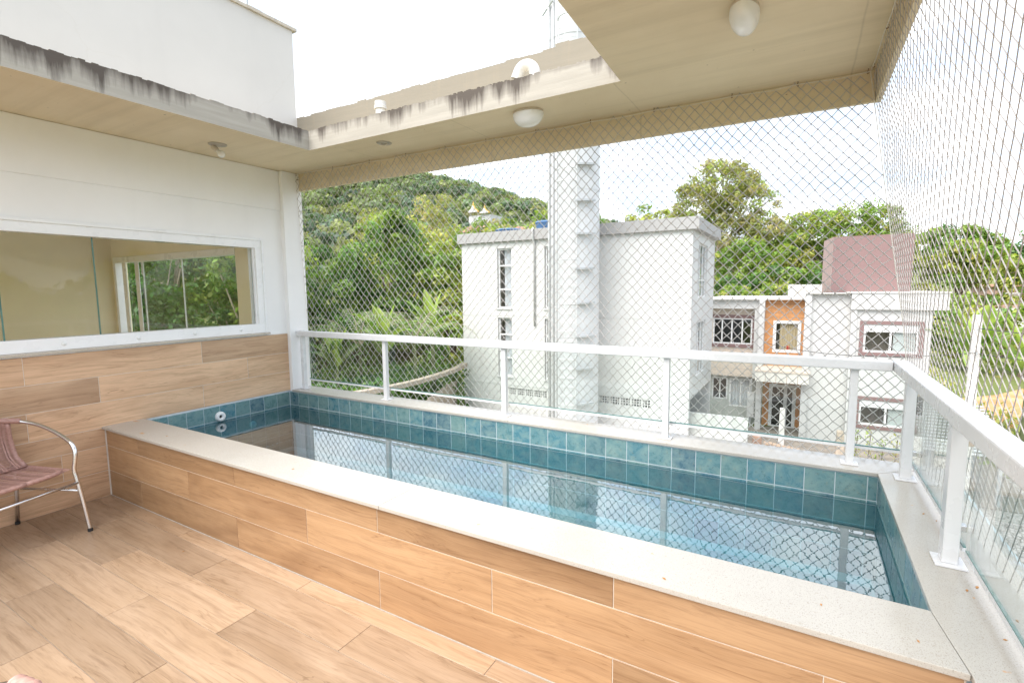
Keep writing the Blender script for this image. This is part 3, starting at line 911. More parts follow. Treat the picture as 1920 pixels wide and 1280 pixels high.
for k in range(9):
    y = 1.80 - 0.48 * k
    hook((4.962 + 0.010 * (1.93 - y), y, ZS + 0.001), (0, 0, 1), n2)

# ------------------------------------------------------------------ things on the soffit and on the slab
def dome_lamp(loc, label, ax, ay, h):
    t = thing('ceiling_lamp', label, 'lamp', loc, 'opal oval lamps on the concrete soffit')
    x, y, z = loc
    def ell(prof, n=40):
        V = []; Fc = []
        for r, hh in prof:
            for k in range(n):
                a = 2 * math.pi * k / n
                V.append((x + ax * r * math.cos(a), y + ay * r * math.sin(a), z + hh))
        for i in range(len(prof) - 1):
            for k in range(n):
                Fc.append((i * n + k, i * n + (k + 1) % n, (i + 1) * n + (k + 1) % n, (i + 1) * n + k))
        return G().add(V, Fc)
    ell([(0.0, 0.0), (0.97, 0.0), (0.98, -0.012), (0.90, -0.014), (0, -0.014)]).build('lamp_base', 'lamp_base', t)
    ell([(math.cos(a) ** 0.8, -0.0145 - h * math.sin(a)) for a in np.linspace(0, math.pi / 2 - 0.001, 14)]).build('glass_dome', 'opal', t, smooth=True)
    return t
dome_lamp((2.985, 1.475, ZS - 0.0008), 'oval opal ceiling lamp on the soffit strip behind the pool', 0.112, 0.085, 0.085)
dome_lamp((4.405, 0.86, ZS - 0.0008), 'oval opal ceiling lamp under the wide right soffit, cut by the top of the photo', 0.062, 0.125, 0.075)
t = thing('ceiling_lamp', 'bare bulb in a slanted holder on a round plate under the left soffit', 'lamp', (0.435, 0.79, ZS - 0.001))
G().lathe([(0.0, 0.0), (0.070, 0.0), (0.068, -0.006), (0.0, -0.008)], (0.435, 0.79, ZS - 0.0008), 28).build('mounting_plate', 'rosette', t)
ax = Vector((0.45, 0.35, -0.55)).normalized()
c0 = Vector((0.385, 0.775, ZS - 0.012))
G().lathe([(0.0, 0.0), (0.020, 0.0), (0.021, 0.045), (0.017, 0.050), (0, 0.050)], c0, 18, ax).build('bulb_holder', 'lamp_base', t, smooth=False)
prof = [(0.012, 0.048), (0.014, 0.056), (0.022, 0.068)] + [(0.030 * math.cos(a), 0.090 + 0.030 * math.sin(a)) for a in np.linspace(-0.6, math.pi / 2, 10)]
G().lathe(prof, c0, 20, ax).build('bulb', 'opal', t, smooth=True)
t = thing('ceiling_rosette', 'empty round wiring plate on the soffit between bulb and dome lamp', 'wiring plate', (1.62, 1.49, ZS - 0.001))
G().lathe([(0.0, 0.0), (0.062, 0.0), (0.060, -0.005), (0.040, -0.007), (0.0, -0.005)], (1.62, 1.49, ZS - 0.0008), 28).build('plate', 'rosette', t)
G().tube([(1.60, 1.48, ZS - 0.006), (1.625, 1.486, ZS - 0.022), (1.65, 1.50, ZS - 0.010)], 0.004, 6).build('wire_end', 'lamp_base', t)

pv = thing('vent_pipe', 'white plastic vent pipe with swan-neck bend rising from the slab', 'pipe', (2.96, 1.62, ZT))
G().tube([(2.965, 1.62, ZT + 0.001), (2.965, 1.62, 3.09)], 0.038, 20).build('pipe', 'pipe_white', pv, smooth=False)
arc = [Vector((2.965, 1.62, 3.06))] + [Vector((2.965 - 0.062 + 0.062 * math.cos(a), 1.62 - 0.012 * (1 - math.cos(a)), 3.10 + 0.072 * math.sin(a))) for a in np.linspace(0.0, math.pi * 0.88, 16)]
arc.append(arc[-1] + (arc[-1] - arc[-2]).normalized() * 0.045)
G().tube(arc, [0.041] * len(arc), 22, caps=False).build('swan_neck', 'pipe_white', pv, smooth=True)
G().lathe([(0.040, -0.012), (0.046, -0.012), (0.046, 0.012), (0.040, 0.012)], (2.965, 1.62, 3.07), 20).build('collar', 'pipe_white', pv)
G().lathe([(0.0, 0.0), (0.036, 0.0)], arc[-1] - (arc[-1] - arc[-2]) * 0.3, 18, (arc[-1] - arc[-2]).normalized()).build('pipe_mouth', 'dark_hole', pv)
ps = thing('pipe_stub', 'short capped white pipe stub rising from the slab', 'pipe', (1.468, 1.62, ZT))
G().tube([(1.468, 1.62, ZT + 0.001), (1.468, 1.62, 3.135)], 0.042, 18).build('pipe', 'pipe_white', ps)
G().lathe([(0.044, 3.135), (0.052, 3.135), (0.053, 3.16), (0.048, 3.165), (0.048, 3.195), (0.0, 3.20)], (1.468, 1.62, 0), 20).build('cap', 'pipe_white', ps)
# small stubs of rebar and mortar on the slab corner
g = G()
for k in range(5):
    a = random.uniform(0, 6.28)
    g.tube([(0.74 + random.uniform(-0.02, 0.02), 1.22 + random.uniform(-0.03, 0.03), ZT), (0.74 + 0.03 * math.cos(a), 1.22 + 0.03 * math.sin(a), ZT + random.uniform(0.03, 0.06))], random.uniform(0.006, 0.014), 6)
tag(g.build('mortar_lump', 'rosette'), 'small dry mortar lump on the slab edge near its inner corner', 'mortar')

# ------------------------------------------------------------------ chairs
def make_chair(label, loc, rz):
    t = thing('bistro_chair', label, 'chair', (0, 0, 0), 'woven bistro chairs on the terrace')
    tubeR = 0.0125
    # continuous side/arm/back tube (faces +x); foot -> kink at seat -> arm -> back
    def side(s):
        return [Vector(p) for p in ((0.305, 0.285 * s, 0.015), (0.275, 0.282 * s, 0.20), (0.243, 0.278 * s, 0.36), (0.228, 0.275 * s, 0.42), (0.236, 0.285 * s, 0.49), (0.236, 0.29 * s, 0.535), (0.222, 0.292 * s, 0.575), (0.19, 0.295 * s, 0.607),
                                     (0.10, 0.298 * s, 0.650), (0.0, 0.295 * s, 0.690), (-0.10, 0.283 * s, 0.720), (-0.18, 0.25 * s, 0.740), (-0.235, 0.19 * s, 0.752), (-0.262, 0.10 * s, 0.760), (-0.268, 0.0, 0.763))]
    P_ = side(1) + side(-1)[::-1][1:]
    # smooth
    for _ in range(2):
        Q = [P_[0]]
        for a, b in zip(P_[:-1], P_[1:]):
            Q += [a.lerp(b, 0.25), a.lerp(b, 0.75)]
        P_ = Q + [P_[-1]]
    G().tube(P_, tubeR, 12).build('arm_frame', 'aluminium', t, smooth=True)
    for s in (1, -1):
        lg = G().tube([(-0.30, 0.255 * s, 0.015), (-0.262, 0.245 * s, 0.20), (-0.235, 0.235 * s, 0.40), (-0.265, 0.20 * s, 0.60), (-0.262, 0.12 * s, 0.752)], tubeR, 10).build('leg', 'aluminium', t, smooth=True)
        G().tube([(-0.302, 0.255 * s, 0.0), (-0.299, 0.255 * s, 0.018)], tubeR + 0.002, 10).build('foot_cap', 'black_rubber', lg)
        G().tube([(0.3065, 0.285 * s, 0.0), (0.3045, 0.285 * s, 0.018)], tubeR + 0.002, 10).build('foot_cap', 'black_rubber', t)
        G().tube([(0.262, 0.28 * s, 0.28), (-0.25, 0.24 * s, 0.27)], 0.008, 8).build('stretcher', 'aluminium', t, smooth=True)
    G().tube([(0.252, -0.279, 0.335), (0.252, 0.279, 0.335)], 0.009, 8).build('stretcher', 'aluminium', t, smooth=True)
    # woven seat: rim roll + strands both ways
    rim = []
    for k in range(41):
        a = 2 * math.pi * k / 40
        ca, sa = math.cos(a), math.sin(a)
        sup = (abs(ca) ** 4 + abs(sa) ** 4) ** -0.25
        rim.append(Vector((0.0 + 0.235 * ca * sup * 0.97, 0.262 * sa * sup * 0.99, 0.415 + (0.012 if ca > 0.6 else 0.0) - 0.012 * ca * 0)))
    seat = G().tube(rim, 0.016, 8).build('seat_rim', 'rattan', t, smooth=True)
    def seat_z(x, y):
        return 0.425 - 0.026 * (1 - (x / 0.23) ** 2) * (1 - (y / 0.26) ** 2)
    g = G()
    for k in range(46):
        x = -0.222 + 0.444 * k / 45
        w = 0.0044
        pr = []
        for q in range(25):
            y = -0.262 + 0.524 * q / 24
            pr.append((y, seat_z(x, y) + 0.0030 * math.sin(q * math.pi / 2 + (k % 2) * math.pi) + (0.004 if q in (0, 24) else 0)))
        V = []
        for y, z in pr:
            V += [(x - w, y, z), (x, y, z + 0.0032), (x + w, y, z)]
        Fc = []
        for q in range(24):
            for e in range(2):
                Fc.append((q * 3 + e, q * 3 + e + 1, (q + 1) * 3 + e + 1, (q + 1) * 3 + e))
        g.add(V, Fc)
    g.build('seat', 'rattan', t, smooth=True)
    g = G()
    for k in range(8):
        y = -0.215 + 0.43 * k / 7
        for dy in (-0.007, 0.007):
            pr = [(x, seat_z(x, y) + 0.0055) for x in np.linspace(-0.225, 0.230, 21)]
            V = []
            for x, z in pr:
                V += [(x, y + dy - 0.0045, z), (x, y + dy + 0.0045, z)]
            g.add(V, [(2 * q, 2 * q + 1, 2 * q + 3, 2 * q + 2) for q in range(20)])
    g.build('seat_band', 'rattan', t, smooth=True)
    # woven back panel
    def backp(u, v):     # u -1..1 across, v 0..1 up
        y = 0.232 * u * (1 - 0.10 * v * v)
        x = -0.205 - 0.055 * v + 0.05 * u * u * (0.4 + 0.6 * v) - 0.03 * math.sin(v * math.pi)
        return Vector((x + 0.055 * max(0, 0.18 - v) / 0.18, y, 0.435 + 0.315 * v))
    g = G()
    for k in range(44):
        v = k / 43
        V = []
        for q in range(29):
            u = -1 + 2 * q / 28
            p = backp(u, v); z = 0.0030 * math.sin(q * math.pi / 2 + (k % 2) * math.pi)
            V += [p + Vector((z + 0.003, 0, -0.0030)), p + Vector((z + 0.006, 0, 0)), p + Vector((z + 0.003, 0, 0.0030))]
        g.add(V, [(q * 3 + e, q * 3 + e + 1, (q + 1) * 3 + e + 1, (q + 1) * 3 + e) for q in range(28) for e in range(2)])
    g.build('backrest', 'rattan', t, smooth=True)
    g = G()
    for k in range(7):
        for du in (-0.03, 0.03):
            u = -0.84 + 1.68 * k / 6 + du
            V = []
            for q in range(15):
                p = backp(u, q / 14) + Vector((0.008, 0, 0))
                V += [p + Vector((0, -0.0045, 0)), p + Vector((0, 0.0045, 0))]
            g.add(V, [(2 * q, 2 * q + 1, 2 * q + 3, 2 * q + 2) for q in range(14)])
    g.build('back_band', 'rattan', t, smooth=True)
    for s in (1, -1):
        G().tube([backp(s, v) for v in np.linspace(0, 0.93, 12)], 0.014, 8).build('back_side_wrap', 'rattan', t, smooth=True)
    # rattan wound round the top of the back tube, coil by coil
    top = [Vector((-0.17, 0.257, 0.738)), Vector((-0.235, 0.19, 0.752)), Vector((-0.262, 0.10, 0.760)), Vector((-0.266, 0.0, 0.763)), Vector((-0.262, -0.10, 0.760)), Vector((-0.235, -0.19, 0.752)), Vector((-0.17, -0.257, 0.738))]
    for _ in range(3):
        Q = [top[0]]
        for a, b in zip(top[:-1], top[1:]):
            Q += [a.lerp(b, 0.25), a.lerp(b, 0.75)]
        top = Q + [top[-1]]
    rs = [0.0185 + 0.0016 * math.sin(i * 2.1) for i in range(len(top))]
    G().tube(top, rs, 12).build('top_wrap', 'rattan', t, smooth=True)
    t.location = loc; t.rotation_euler = (0, 0, rz)
    return t
make_chair('silver tube bistro chair with woven brown-pink seat against the plank wall', (0.40, -0.715, 0.0), R(17))
make_chair('bistro chair of which only the woven back top peeks in at the bottom left', (3.33, -1.665, 0.0), R(-128))

# fallen leaves on coping and floor
for k, (x, y, z, lab) in enumerate([(5.235, 1.06, ZC, 'larger of two dry leaves on the right coping between the posts'), (5.20, 1.12, ZC, 'smaller of two dry leaves on the right coping between the posts'), (5.245, 0.50, ZC, 'dry leaf just below the near post base plate'), (5.21, 0.46, ZC, 'second dry leaf below the near post, closer to the pool'),
        (5.30, 0.33, ZC, 'dry leaf by the foot of the right glass panel'), (5.24, 0.20, ZC, 'dry leaf on the right coping near the pool corner'), (4.78, 0.13, ZC, 'dry leaf on the front coping near the right pool corner'), (4.30, 0.03, ZC, 'dark dry leaf at the front edge of the coping'), (5.02, 0.07, ZC, 'dry leaf at the right end of the front coping'),
        (3.37, -0.43, 0.0, 'small dark leaf scrap on the floor planks at the bottom'), (1.45, -0.19, 0.0, 'tiny leaf on the floor planks near the chair'), (2.15, 0.10, ZC, 'dry leaf in the middle of the left coping slab'), (0.75, 0.09, ZC, 'dry leaf near the wall end of the front coping')]):
    a = random.uniform(0, 6.28); s_ = random.uniform(0.006, 0.012)
    c, d = math.cos(a) * s_, math.sin(a) * s_
    o = G().add([(x - c, y - d, z + 0.001), (x + d * 0.35, y - c * 0.35, z + 0.003), (x + c, y + d, z + 0.0015), (x - d * 0.35, y + c * 0.35, z + 0.0035), (x - c, y - d, z + 0.0005), (x + d * 0.35, y - c * 0.35, z + 0.0005), (x + c, y + d, z + 0.0005), (x - d * 0.35, y + c * 0.35, z + 0.0005)],
                [(0, 1, 3), (1, 2, 3), (4, 7, 5), (5, 7, 6), (0, 4, 5, 1), (1, 5, 6, 2), (2, 6, 7, 3), (3, 7, 4, 0)]).build('fallen_leaf', 'dry_leaf')
    tag(o, lab, 'leaf', 'fallen leaves around the pool')

# ------------------------------------------------------------------ water tower
TX, TY, TR = -2.523, 15.1, 0.915
tw = thing('water_tower', 'tall white cylindrical water tower with caged ladder before the white block', 'water tower', (TX, TY, GZ))
G().lathe([(TR, GZ + 0.05), (TR, 14.0)], (TX, TY, 0), 72).build('drum', 'tower_white', tw, smooth=True)
G().lathe([(TR, 14.0), (0.3, 14.35), (0, 14.4)], (TX, TY, 0), 72).build('drum_roof', 'tower_white', tw, smooth=True)
vd = Vector((4.688 - TX, -1.697 - TY, 0)).normalized()
rdv = Vector((-vd.y, vd.x, 0))
def tp(th, r, z):
    return Vector((TX, TY, z)) + (vd * math.cos(th) + rdv * math.sin(th)) * r
zs_ring = [-4.0, -1.55, -0.1, 1.05, 4.95, 7.4, 9.9, 12.4]
for z in zs_ring:
    G().lathe([(TR + 0.001, z - 0.012), (TR + 0.012, z - 0.012), (TR + 0.012, z + 0.012), (TR + 0.001, z + 0.012)], (TX, TY, 0), 72).build('seam_ring', 'tower_seam', tw)
for z in (5.70, 4.52, 3.42, 2.25, 1.08, -0.06, -1.19, -2.43, -3.7, 6.9, 8.1, 9.3, 10.5):
    g = G()
    for k in range(6):
        a0, a1 = 0.07 + 0.115 * k, 0.07 + 0.115 * (k + 1)
        V = []
        for zz in (z - 0.030, z + 0.030):
            for r in (TR + 0.03, TR + 0.16):
                V += [tp(a0, r, zz + 0.02 * (k / 6)), tp(a1, r, zz + 0.02 * ((k + 1) / 6))]
        g.add(V, [(0, 1, 3, 2), (4, 6, 7, 5), (0, 4, 5, 1), (2, 3, 7, 6), (0, 2, 6, 4), (1, 5, 7, 3)])
    g.build('bracket', 'tower_grey', tw)
lad = G()
la, lb = -0.50, 0.10
for th in (la, lb):
    lad.tube([tp(th, TR + 0.13, GZ + 0.3), tp(th, TR + 0.13, 13.8)], 0.020, 6)
z = GZ + 0.5
while z < 13.7:
    lad.tube([tp(la, TR + 0.13, z), tp(lb, TR + 0.13, z)], 0.010, 5); z += 0.32
lad.build('ladder', 'tower_seam', tw)
for z in (-2.5, 0.15, 2.55, 5.1, 5.5, 7.8, 10.2, 12.6):
    g = G()
    cth = (la + lb) / 2
    c_ = tp(cth, TR + 0.13, z)
    pts = [c_ + rdv * 0.33 * math.sin(a) * 0.95 + vd * 0.45 * math.cos(a) for a in np.linspace(-math.pi / 2, math.pi / 2, 12)]
    g.tube(pts, 0.016, 5)
    g.build('cage_hoop', 'tower_seam', tw)
G().tube([tp(-0.20, TR + 0.55, GZ + 2), tp(-0.20, TR + 0.55, 13.8)], 0.012, 5).build('cage_bar', 'tower_seam', tw)
for th, r in ((-0.80, 0.030), (-0.62, 0.020), (-1.05, 0.035)):
    G().tube([tp(th, TR + 0.06, GZ + 0.1), tp(th, TR + 0.06, 13.9)], r, 8).build('riser_pipe', 'tower_white', tw, smooth=True)
for z in (8.9, 10.9):
    for th in (-1.15,):
        G().tube([tp(-1.45, TR + 0.16, z - 0.05), tp(-0.75, TR + 0.10, z + 0.1)], 0.035, 6).build('pipe_bracket', 'tower_seam', tw)

# ------------------------------------------------------------------ white apartment block
def curtain(name, x0, x1, z0, z1, y, mat, parent, folds=7, amp=0.035):
    n = folds * 6
    V = []
    for k in range(n + 1):
        x = x0 + (x1 - x0) * k / n
        yy = y + amp * math.sin(k / 6 * 2 * math.pi) + 0.3 * amp * math.sin(k * 1.7)
        V += [(x, yy, z0), (x, yy, z1)]
    return mesh(name, V, [(2 * k, 2 * k + 2, 2 * k + 3, 2 * k + 1) for k in range(n)], mat, parent, smooth=True)
def recess(x0, x1, z0, z1, y, d, parent, mat='room_dark'):
    g = G()
    a, b = (x0, y, z0), (x1, y + d, z1)
    V = [(x0, y, z0), (x1, y, z0), (x1, y + d, z0), (x0, y + d, z0), (x0, y, z1), (x1, y, z1), (x1, y + d, z1), (x0, y + d, z1)]
    return g.add(V, [(0, 1, 2, 3), (7, 6, 5, 4), (1, 5, 6, 2), (3, 2, 6, 7), (0, 3, 7, 4)]).build('window_recess', mat, parent)
def window(parent, x0, x1, z0, z1, y, mull=(), trans=(), fw=0.06, cur=None, glass='dark_glass', frame='white_metal'):
    g = G()
    g.box((x0, y, z0), (x0 + fw, y + 0.07, z1)).box((x1 - fw, y, z0), (x1, y + 0.07, z1)).box((x0 + fw, y, z1 - fw), (x1 - fw, y + 0.07, z1)).box((x0 + fw, y, z0), (x1 - fw, y + 0.07, z0 + fw))
    for q in mull: g.box((q - fw * 0.5, y + 0.002, z0 + fw), (q + fw * 0.5, y + 0.068, z1 - fw))
    w = g.build('window', frame, parent)
    if trans:
        for q in trans: box('transom', (x0 + fw, y + 0.001, q - fw * 0.5), (x1 - fw, y + 0.069, q + fw * 0.5), frame, w)
    xs = [x0 + fw * 0.5] + list(mull) + [x1 - fw * 0.5]
    for a, b in zip(xs[:-1], xs[1:]):
        box('pane', (a + fw * 0.4, y + 0.03, z0 + fw), (b - fw * 0.4, y + 0.038, z1 - fw), glass, w)
    recess(x0 + 0.01, x1 - 0.01, z0 + 0.01, z1 - 0.01, y + 0.075, 0.7, w)
    if cur:
        a, b, mt = cur
        curtain('curtain', a, b, z0 + 0.02, z1 - 0.03, y + 0.16, mt, w)
    return w

BY = 16.54
wb = thing('apartment_block', 'white rendered apartment block with grey roof band behind the tower', 'building', (-3.5, 19, GZ))
holes = [(-6.64, -5.94, 0.78, 3.29), (-6.64, -5.94, -2.14, 0.38), (-4.40, -3.70, 0.78, 3.27), (-4.40, -3.70, -2.14, 0.37), (-6.56, -4.32, -2.90, -2.62), (-2.05, -0.06, -2.84, -2.56)]
wall_holes('front_wall', 'y', BY, 0.2, -8.47, 1.30, GZ, 3.56, holes, 'building_white', wb)
sh = [(17.7, 19.6, 1.20, 3.20), (17.7, 19.6, -1.75, 0.30)]
wall_holes('side_wall', 'x', 1.299, -0.2, BY + 0.2, 21.2, -2.45, 3.56, sh, 'building_white', wb)
box('side_wall', (-8.47, BY + 0.2, GZ), (-8.27, 21.2, 3.56), 'building_white', wb)
box('rear_wall', (-8.47, 21.2, GZ), (1.30, 21.4, 3.56), 'building_white', wb)
box('overhang_floor', (-0.2, BY + 0.2, -2.45), (1.098, 21.2, -2.30), 'building_white', wb)
box('recessed_wall', (-8.27, BY + 1.5, GZ), (0.9, BY + 1.6, -2.46), 'grey_wall', wb)
g = G().box((-8.62, BY - 0.14, 3.561), (1.52, 21.5, 3.985)); g.build('roof_band', 'fascia_grey', wb, bevel=0.01)
box('floor_band', (-8.475, BY - 0.012, 0.46), (1.305, BY - 0.0005, 0.54), 'building_white', wb)
box('floor_band', (-8.475, BY - 0.012, -2.50), (1.305, BY - 0.0005, -2.43), 'building_white', wb)
for (a, b, c_, d_) in holes[:4]:
    window(wb, a + 0.01, b - 0.01, c_ + 0.01, d_ - 0.01, BY + 0.10, (), (d_ - 0.72, c_ + 0.80), 0.055, (a + 0.22, b - 0.04, 'curtain_white'), 'window_glass')
    box('window_ledge', (a - 0.04, BY - 0.05, c_ - 0.05), (b + 0.04, BY - 0.001, c_ - 0.002), 'building_white', wb)
for (a, b, c_, d_) in holes[4:]:
    g = G()
    nx = int((b - a) / 0.10)
    for k in range(nx + 1):
        x = a + (b - a) * k / nx
        wdt = 0.045 if k % 4 == 0 else 0.016
        g.box((x - wdt, BY + 0.03, c_), (x + wdt, BY + 0.12, d_))
    for q in (1, 2):
        z = c_ + (d_ - c_) * q / 3
        g.box((a, BY + 0.031, z - 0.014), (b, BY + 0.119, z + 0.014))
    g.build('ventilation_grille', 'building_white', wb)
    recess(a, b, c_, d_, BY + 0.125, 0.5, wb, 'dark_hole')
for (a, b, c_, d_) in sh:
    g = G()
    X = 1.299
    for q in (a, a + 0.62, a + 1.25, b - 0.06): g.box((X - 0.12, q, c_), (X - 0.06, q + 0.06, d_))
    for z in (c_, c_ + 0.62, d_ - 0.06): g.box((X - 0.121, a, z), (X - 0.059, b, z + 0.06))
    w = g.build('window', 'white_metal', wb)
    box('pane', (X - 0.095, a + 0.05, c_ + 0.05), (X - 0.087, b - 0.05, d_ - 0.05), 'window_glass', w)
    V = []
    n = 60
    for k in range(n + 1):
        y = a + (b - a) * k / n
        V += [(X - 0.25 + 0.04 * math.sin(k * 1.05), y, c_), (X - 0.25 + 0.04 * math.sin(k * 1.05), y, d_)]
    mesh('curtain', V, [(2 * k, 2 * k + 2, 2 * k + 3, 2 * k + 1) for k in range(n)], 'curtain_white', w, smooth=True)
G().tube([(-4.83, BY - 0.15, 4.02), (-4.83, BY - 0.20, 3.95), (-4.83, BY - 0.18, 3.6), (-4.83, BY - 0.06, 3.42), (-4.83, BY - 0.06, 0.06)], 0.042, 10).build('downpipe', 'pipe_white', wb, smooth=True)
def tank(x, y, label, r=0.55, h=0.62):
    t = thing('water_tank', label, 'water tank', (x, y, 3.99), 'blue water tanks on the white block')
    G().lathe([(0, 3.986), (r * 0.85, 3.986), (r, 3.986 + h * 0.75), (r * 1.05, 3.986 + h * 0.78), (r * 1.0, 3.986 + h * 0.82)], (x, y, 0), 24).build('tank_body', 'tank_blue', t, smooth=False)
    G().lathe([(r * 1.04, 3.986 + h * 0.80), (r * 0.9, 3.986 + h * 0.95), (r * 0.3, 3.986 + h), (0, 3.986 + h)], (x, y, 0), 24).build('lid', 'tank_blue', t, smooth=True)
tank(-7.25, 18.6, 'low blue water tank left of the downpipe on the white block roof', 0.62, 0.36)
tank(-5.0, 18.0, 'blue-grey water tank beside the tower on the white block roof', 0.50, 0.50)
tag(box('boundary_wall', (0.3, 17.0, GZ), (3.2, 17.15, -2.95), 'grey_wall', bevel=0.01), 'plain pale low wall in front of the grey recessed ground floor', 'wall')

# ------------------------------------------------------------------ right-hand house
hs = thing('modern_house', 'two-storey white house with mauve window surrounds and orange cladding', 'house', (5, 25, GZ))
HY = 23.1
# right block
hR = [(6.86, 8.66, -1.12, 0.02), (6.86, 8.66, -4.16, -3.10)]
wall_holes('front_wall', 'y', HY + 0.10, 0.2, 6.60, 9.04, GZ, 0.62, hR, 'house_white', hs)
box('pier', (6.40, HY, GZ), (6.599, HY + 4, 0.62), 'house_white', hs)
box('side_wall', (8.84, HY + 0.3, GZ), (9.04, HY + 9, 0.62), 'house_white', hs)
box('roof_parapet', (6.38, HY - 0.05, 0.621), (9.46, HY + 9, 1.28), 'house_white', hs)
box('parapet_coping', (6.34, HY - 0.09, 1.281), (9.50, HY + 9, 1.315), 'concrete_white', hs)
for (a, b, c_, d_) in hR:
    g = G()
    y = HY + 0.06
    g.box((a - 0.14, y, c_ - 0.14), (a, HY + 0.0995, d_ + 0.14)).box((b, y, c_ - 0.14), (b + 0.14, HY + 0.0995, d_ + 0.14)).box((a, y, d_), (b, HY + 0.0995, d_ + 0.14)).box((a, y, c_ - 0.14), (b, HY + 0.0995, c_))
    g.build('window_surround', 'mauve', hs)
    w = window(hs, a + 0.005, b - 0.005, c_ + 0.005, d_ - 0.24, HY + 0.13, ((a + b) / 2,), (), 0.07, None, 'window_glass')
    box('shutter_box', (a + 0.005, HY + 0.11, d_ - 0.235), (b - 0.005, HY + 0.25, d_ - 0.005), 'white_metal', w)
    box('roller_blind', ((a + b) / 2 + 0.1, HY + 0.24, c_ + 0.05), (b - 0.08, HY + 0.25, d_ - 0.25), 'louvre_grey', w)
# white middle part
wall_holes('front_wall', 'y', HY + 0.35, 0.2, 4.99, 6.399, GZ, 1.26, [], 'house_white', hs)
box('pier', (4.74, HY + 0.15, GZ), (4.989, HY + 1.6, 1.26), 'house_white', hs)
box('parapet_coping', (4.70, HY + 0.10, 1.261), (6.339, HY + 0.6, 1.295), 'concrete_white', hs)
# cladded stair bay
CY = HY + 1.4
wall_holes('cladding_wall', 'y', CY, 0.2, 3.155, 4.739, -2.10, 0.98, [(3.50, 4.64, -1.46, 0.02)], 'cladding_orange', hs)
wall_holes('cladding_wall', 'y', CY + 0.5, 0.2, 3.155, 4.739, GZ, -2.40, [(3.42, 4.56, GZ + 0.02, -3.03)], 'cladding_orange', hs)
g = G()
for k in range(1, 15):
    z = -2.10 + 3.08 * k / 15
    if z > 0.05 or z < -1.5:
        g.box((3.156, CY - 0.003, z - 0.006), (4.738, CY - 0.0005, z + 0.006))
g.build('cladding_joint', 'brick_dark', hs)
w = window(hs, 3.505, 4.635, -1.455, 0.015, CY - 0.03, (), (), 0.13, (3.78, 4.52, 'curtain_beige'), 'window_glass')
box('flower_pot', (4.06, CY + 0.105, -1.32), (4.20, CY + 0.15, -1.16), 'paint_red', w)
dr = window(hs, 3.43, 4.55, GZ + 0.03, -3.04, CY + 0.46, (4.12,), (), 0.14, None, 'dark_glass')
box('stair_wall', (2.92, HY + 0.9, GZ), (3.154, CY + 0.2, 0.98), 'house_white', hs)
box('roof_slab', (0.2, CY - 0.35, 0.981), (4.739, CY + 8, 1.03), 'concrete_white', hs)
# entrance canopy with panelled fascia
cn = box('entrance_canopy', (2.93, HY - 0.35, -2.16), (5.05, CY + 0.45, -2.09), 'cladding_cream', hs)
for k in range(5):
    a = 2.95 + 0.416 * k
    box('fascia_panel', (a, HY - 0.32, -2.60), (a + 0.40, HY - 0.24, -2.162), 'concrete_white', cn)
# cream wing
wy = CY + 0.15
wall_holes('cream_wall', 'y', wy, 0.2, 0.0, 2.80, -2.75, 0.55, [(0.86, 2.62, -1.17, 0.08)], 'cladding_cream', hs)
wall_holes('lower_wall', 'y', wy + 0.3, 0.2, 0.0, 2.90, GZ, -2.75, [(0.85, 1.58, -4.0, -2.90), (1.66, 2.64, -4.32, -2.90)], 'grey_wall', hs)
g = G(); g.box((0.0, CY - 0.2, 0.551), (2.919, CY + 0.35, 0.98)).box((2.72, CY - 0.2, -2.75), (2.919, CY + 0.35, 0.5505)); g.build('white_surround', 'house_white', hs)
g = G()
for k in range(1, 9):
    z = -2.75 + 3.3 * k / 9
    if z > 0.25 or z < -1.35: g.box((0.0, wy - 0.003, z - 0.006), (2.72, wy - 0.0005, z + 0.006))
g.build('cladding_joint', 'timber_grey', hs)
g = G(); a, b, c_, d_ = 0.86, 2.62, -1.17, 0.08
g.box((a - 0.3, wy - 0.05, d_), (b + 0.16, wy - 0.004, d_ + 0.16)).box((a - 0.3, wy - 0.05, c_ - 0.16), (b + 0.16, wy - 0.004, c_)).box((b, wy - 0.05, c_), (b + 0.16, wy - 0.004, d_))
g.build('window_surround', 'mauve', hs)
window(hs, 0.865, 2.615, -1.165, 0.075, wy - 0.02, (1.28, 1.72, 2.18), (), 0.06, None, 'dark_glass')
window(hs, 0.855, 1.575, -3.995, -2.905, wy + 0.30, (1.22,), (), 0.06, None, 'dark_glass')
window(hs, 1.665, 2.635, -4.315, -2.905, wy + 0.28, (2.18,), (), 0.07, (1.72, 2.58, 'curtain_white'), 'window_glass')
# roof-top volumes
G().prism([(5.76, HY + 2.9), (8.70, HY + 2.9), (8.70, HY + 6.5), (5.46, HY + 6.5), (5.46, HY + 5.2)], 1.0, 3.82).build('tank_tower', 'mauve', hs)
G().prism([(5.735, HY + 2.93), (5.755, HY + 2.93), (5.455, HY + 5.2), (5.435, HY + 5.2)], 1.0, 3.825).build('tank_tower_side', 'mauve_light', hs)
box('roof_wall', (4.10, HY + 3.2, 1.03), (5.40, HY + 3.35, 1.66), 'concrete_white', hs)
box('roof_pier', (4.00, HY + 3.0, 1.03), (4.30, HY + 3.199, 1.68), 'house_white', hs)
box('meter_box', (2.55, CY - 0.30, -4.6), (2.85, CY - 0.201, -3.4), 'house_white', hs)
G().tube([(2.70, CY - 0.24, -2.75), (2.70, CY - 0.24, GZ)], 0.035, 8).build('downpipe', 'tower_grey', hs)

